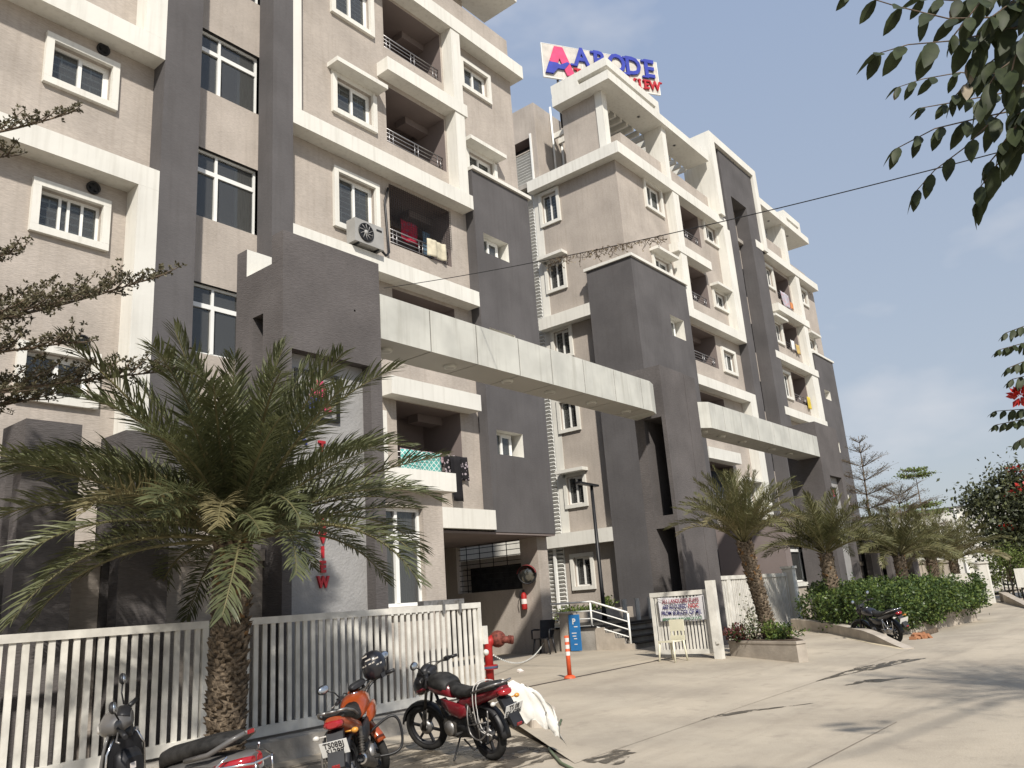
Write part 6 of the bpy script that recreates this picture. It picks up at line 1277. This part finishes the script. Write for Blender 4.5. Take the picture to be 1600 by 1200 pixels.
# helmet hung on the right mirror
hm = ob_.matrix_world @ Matrix.Translation((1.14, -.20, 1.16))
h = lthing('helmet', 'black striped full face helmet hung on the orange motorcycle', 'helmet', hm)
mb = MB().lathe([(.10, -.13), (.125, -.1), (.14, -.03), (.138, .05), (.11, .12), (.06, .155), (.001, .165)], 20); part('shell', mb, BLKB, h)
part('visor', MB().loft([(.06, .11, .0, .05), (.13, .09, .0, .045), (.152, .05, .0, .035)], 12, 2.4), TINT, h); part('chin_bar', MB().loft([(.03, .12, -.1, .035), (.12, .09, -.1, .035), (.16, .05, -.095, .03)], 12, 2.6), BLKB, h)
st_ = MB()
for i, (a, z) in enumerate(((150, .10), (165, .06), (180, .02), (200, .06), (140, .0), (215, .0))):
    q = lambda t, zz, r_=.1425: (r_ * math.cos(R(t)), r_ * math.sin(R(t)), zz)
    st_.quad(q(a - 14, z), q(a + 14, z + .012), q(a + 14, z + .03, .141), q(a - 14, z + .012, .1425))
part('stripe', st_, mat('silver_stripe', (.45, .42, .38), .4), h); part('padding', MB().lathe([(.1, -.131), (.06, -.10), (.001, -.08)], 16), SEAT, h)
motorcycle('black motorcycle parked beyond the wedge kerb beside the hedge', pos2((22.05, 5.9), (22.75, 6.85), 10), BLKB, BLKB, BLKB, (), False, 20, (1, 1), 10, True)
# ------------------------------------------------------------------ scooter
sc = lthing('scooter', 'grey scooter in the bottom left corner with black seat and chrome rear guard', 'scooter', pos2((3.78, 6.2), (3.46, 7.3), 6))
piv = Vector((1.0, 0, .8)); S = Matrix.Translation(piv) @ Matrix.Rotation(R(42), 4, Vector((-.4, 0, .9)).normalized()) @ Matrix.Translation(-piv)
wheel(sc, 0, .22, .1, None, ALU, 5); wheel(sc, 1.25, .22, .09, S, ALU, 5)
def grid(f, nu, nv, mi=0): 
    mb = MB(); vs = [f(i / nu * 2 - 1, j / nv) for j in range(nv + 1) for i in range(nu + 1)]
    return mb.add(vs, [(j * (nu + 1) + i, j * (nu + 1) + i + 1, (j + 1) * (nu + 1) + i + 1, (j + 1) * (nu + 1) + i) for j in range(nv) for i in range(nu)], mi, True)
lerp = lambda a, b, t: a + (b - a) * t
def apr(u, v): w_ = .235 * math.sin(math.pi * (.18 + .62 * v)) ** .6; return (lerp(1.0, .93, v) + .1 * (1 - u * u) * (1 - .3 * v), u * w_, lerp(.24, .90, v))
o = part('front_apron', grid(apr, 10, 10), GRYS, sc); md = o.modifiers.new('t', 'SOLIDIFY'); md.thickness = .02
part('leg_shield', grid(lambda u, v: (lerp(.93, .90, v) - .02 * (1 - u * u), u * .19 * math.sin(math.pi * (.2 + .55 * v)) ** .5, lerp(.28, .86, v)), 8, 8), BLACK, sc)
part('glove_box', MB().loft([(.80, .10, .60, .09), (.86, .13, .62, .13), (.90, .14, .62, .14)], 12, 4), BLACK, sc); part('sticker', MB().cbox((.797, .02, .62), (.004, .06, .05)), WREF, sc); part('bag_hook', MB().tube([(.80, 0, .5), (.76, 0, .49), (.75, 0, .52)], .008, 6), CHROME, sc)
part('apron_trim', MB().tube([(.95, .17, .30), (.92, .215, .5), (.90, .2, .75), (.9, .12, .88)], .012, 6).tube([(.95, -.17, .30), (.92, -.215, .5), (.90, -.2, .75), (.9, -.12, .88)], .012, 6), CHROME, sc)
cw = part('handlebar_cowl', MB().loft([(.84, .08, 1.0, .05), (.90, .15, 1.01, .085), (.98, .18, 1.0, .095), (1.07, .13, .98, .08), (1.12, .05, .96, .04)], 16, 2.3).xf(S), GRYS, sc)
part('instrument_panel', MB().loft([(.845, .07, 1.045, .03), (.89, .10, 1.075, .025), (.94, .09, 1.085, .02)], 14, 2.2).xf(S), BLACK, cw); part('headlamp', MB().loft([(1.07, .10, .985, .05), (1.125, .06, .965, .035)], 14, 2.2).xf(S), CLEAR, cw)
part('cowl_lower', MB().loft([(.86, .07, .9, .05), (.95, .09, .9, .06), (1.02, .06, .88, .05)], 12, 2.4).xf(S), BLACK, cw)
hb = part('handlebar', MB().tube([(.86, -.34, 1.0), (.94, -.16, 1.0), (.94, .16, 1.0), (.86, .34, 1.0)], .014, 8).xf(S), BMET, sc)
for s in (-1, 1):
    part('grip', MB().tube([(.85, s * .36, 1.0), (.90, s * .24, 1.0)], .021, 10).xf(S), BLACK, hb); part('lever', MB().tube([(.93, s * .22, .99), (.93, s * .34, .97), (.9, s * .38, .97)], .008, 6).xf(S), ALU, hb)
    part('mirror_stem', MB().tube([(.92, s * .15, 1.07), (.93, s * .2, 1.16), (.92, s * .26, 1.22)], .008, 6).xf(S), BMET, hb); part('mirror', MB().ico((.92, s * .29, 1.25), (.03, .06, .05), n=14, m=8).xf(S), BLACK, hb); part('mirror_glass', MB().ico((.903, s * .29, 1.25), (.018, .054, .044), n=14, m=8).xf(S), MIRG, hb)
part('floorboard', MB().loft([(.38, .17, .29, .04), (.6, .18, .27, .03), (.92, .16, .28, .04)], 12, 5), BLACK, sc)
part('fork', MB().tube([(1.25, .06, .22), (1.08, .05, .5)], .025, 8).tube([(1.25, -.06, .22), (1.08, -.05, .5)], .025, 8).xf(S), BMET, sc); mudguard(sc, 1.25, .25, 25, 160, .13, GRYS, 'front_mudguard', S)
part('body_panel', MB().loft([(-.52, .06, .66, .06), (-.42, .15, .62, .11), (-.2, .205, .56, .16), (.1, .20, .50, .19), (.3, .17, .46, .19), (.42, .13, .44, .17)], 18, 2.5), GRYS, sc)
part('lower_cover', MB().loft([(-.25, .12, .34, .08), (.0, .14, .32, .09), (.3, .14, .32, .08)], 12, 3), BLACK, sc)
part('seat', MB().loft([(-.40, .09, .835, .03), (-.30, .14, .83, .055), (-.05, .155, .785, .07), (.18, .14, .735, .07), (.34, .12, .70, .075), (.44, .08, .665, .07), (.47, .05, .62, .06)], 16, 2.7), SEAT, sc)
gr = MB()
for s in (-1, 1): gr.tube([(.05, s * .185, .70), (-.2, s * .19, .75), (-.4, s * .13, .85), (-.46, s * .05, .88)], [.02, .022, .022, .02], 8)
part('grab_rail', gr.tube([(-.46, -.05, .88), (-.46, .05, .88)], .02, 8), GRYS, sc); part('rail_reflector', MB().cbox((-.485, 0, .885), (.012, .07, .03)), LENS, sc)
for s in (-1, 1):
    part('tail_lamp', MB().loft([(-.53, .03, .66, .045, s * .04), (-.46, .055, .655, .05, s * .095), (-.32, .035, .645, .04, s * .165), (-.24, .012, .64, .02, s * .185)], 12, 2.5), LENS, sc); part('indicator', MB().loft([(-.49, .03, .60, .03, s * .10), (-.36, .03, .595, .03, s * .165), (-.30, .01, .595, .015, s * .18)], 10, 2.4), CLEAR, sc)
cg = MB()
for z, x0 in ((.52, -.62), (.66, -.60)): cg.tube([(-.05, .24, z), (-.4, .25, z + .01), (x0, .12, z + .01), (x0, -.12, z + .01), (-.4, -.25, z + .01), (-.05, -.24, z)], .010, 7)
for s in (-1, 1): cg.tube([(-.3, s * .25, .5), (-.34, s * .25, .68), (-.4, s * .19, .74)], .009, 6); cg.tube([(-.6, s * .1, .5), (-.6, s * .1, .68)], .009, 6)
part('rear_guard', cg, CHROME, sc); mudguard(sc, 0, .26, 100, 190, .12, BLACK, 'rear_mudguard'); part('muffler', MB().tube([(.2, -.16, .2), (-.05, -.19, .23), (-.35, -.2, .28)], [.03, .055, .05], 14), ENG, sc)
plate(sc, -.56, 0, .46, -15, ())
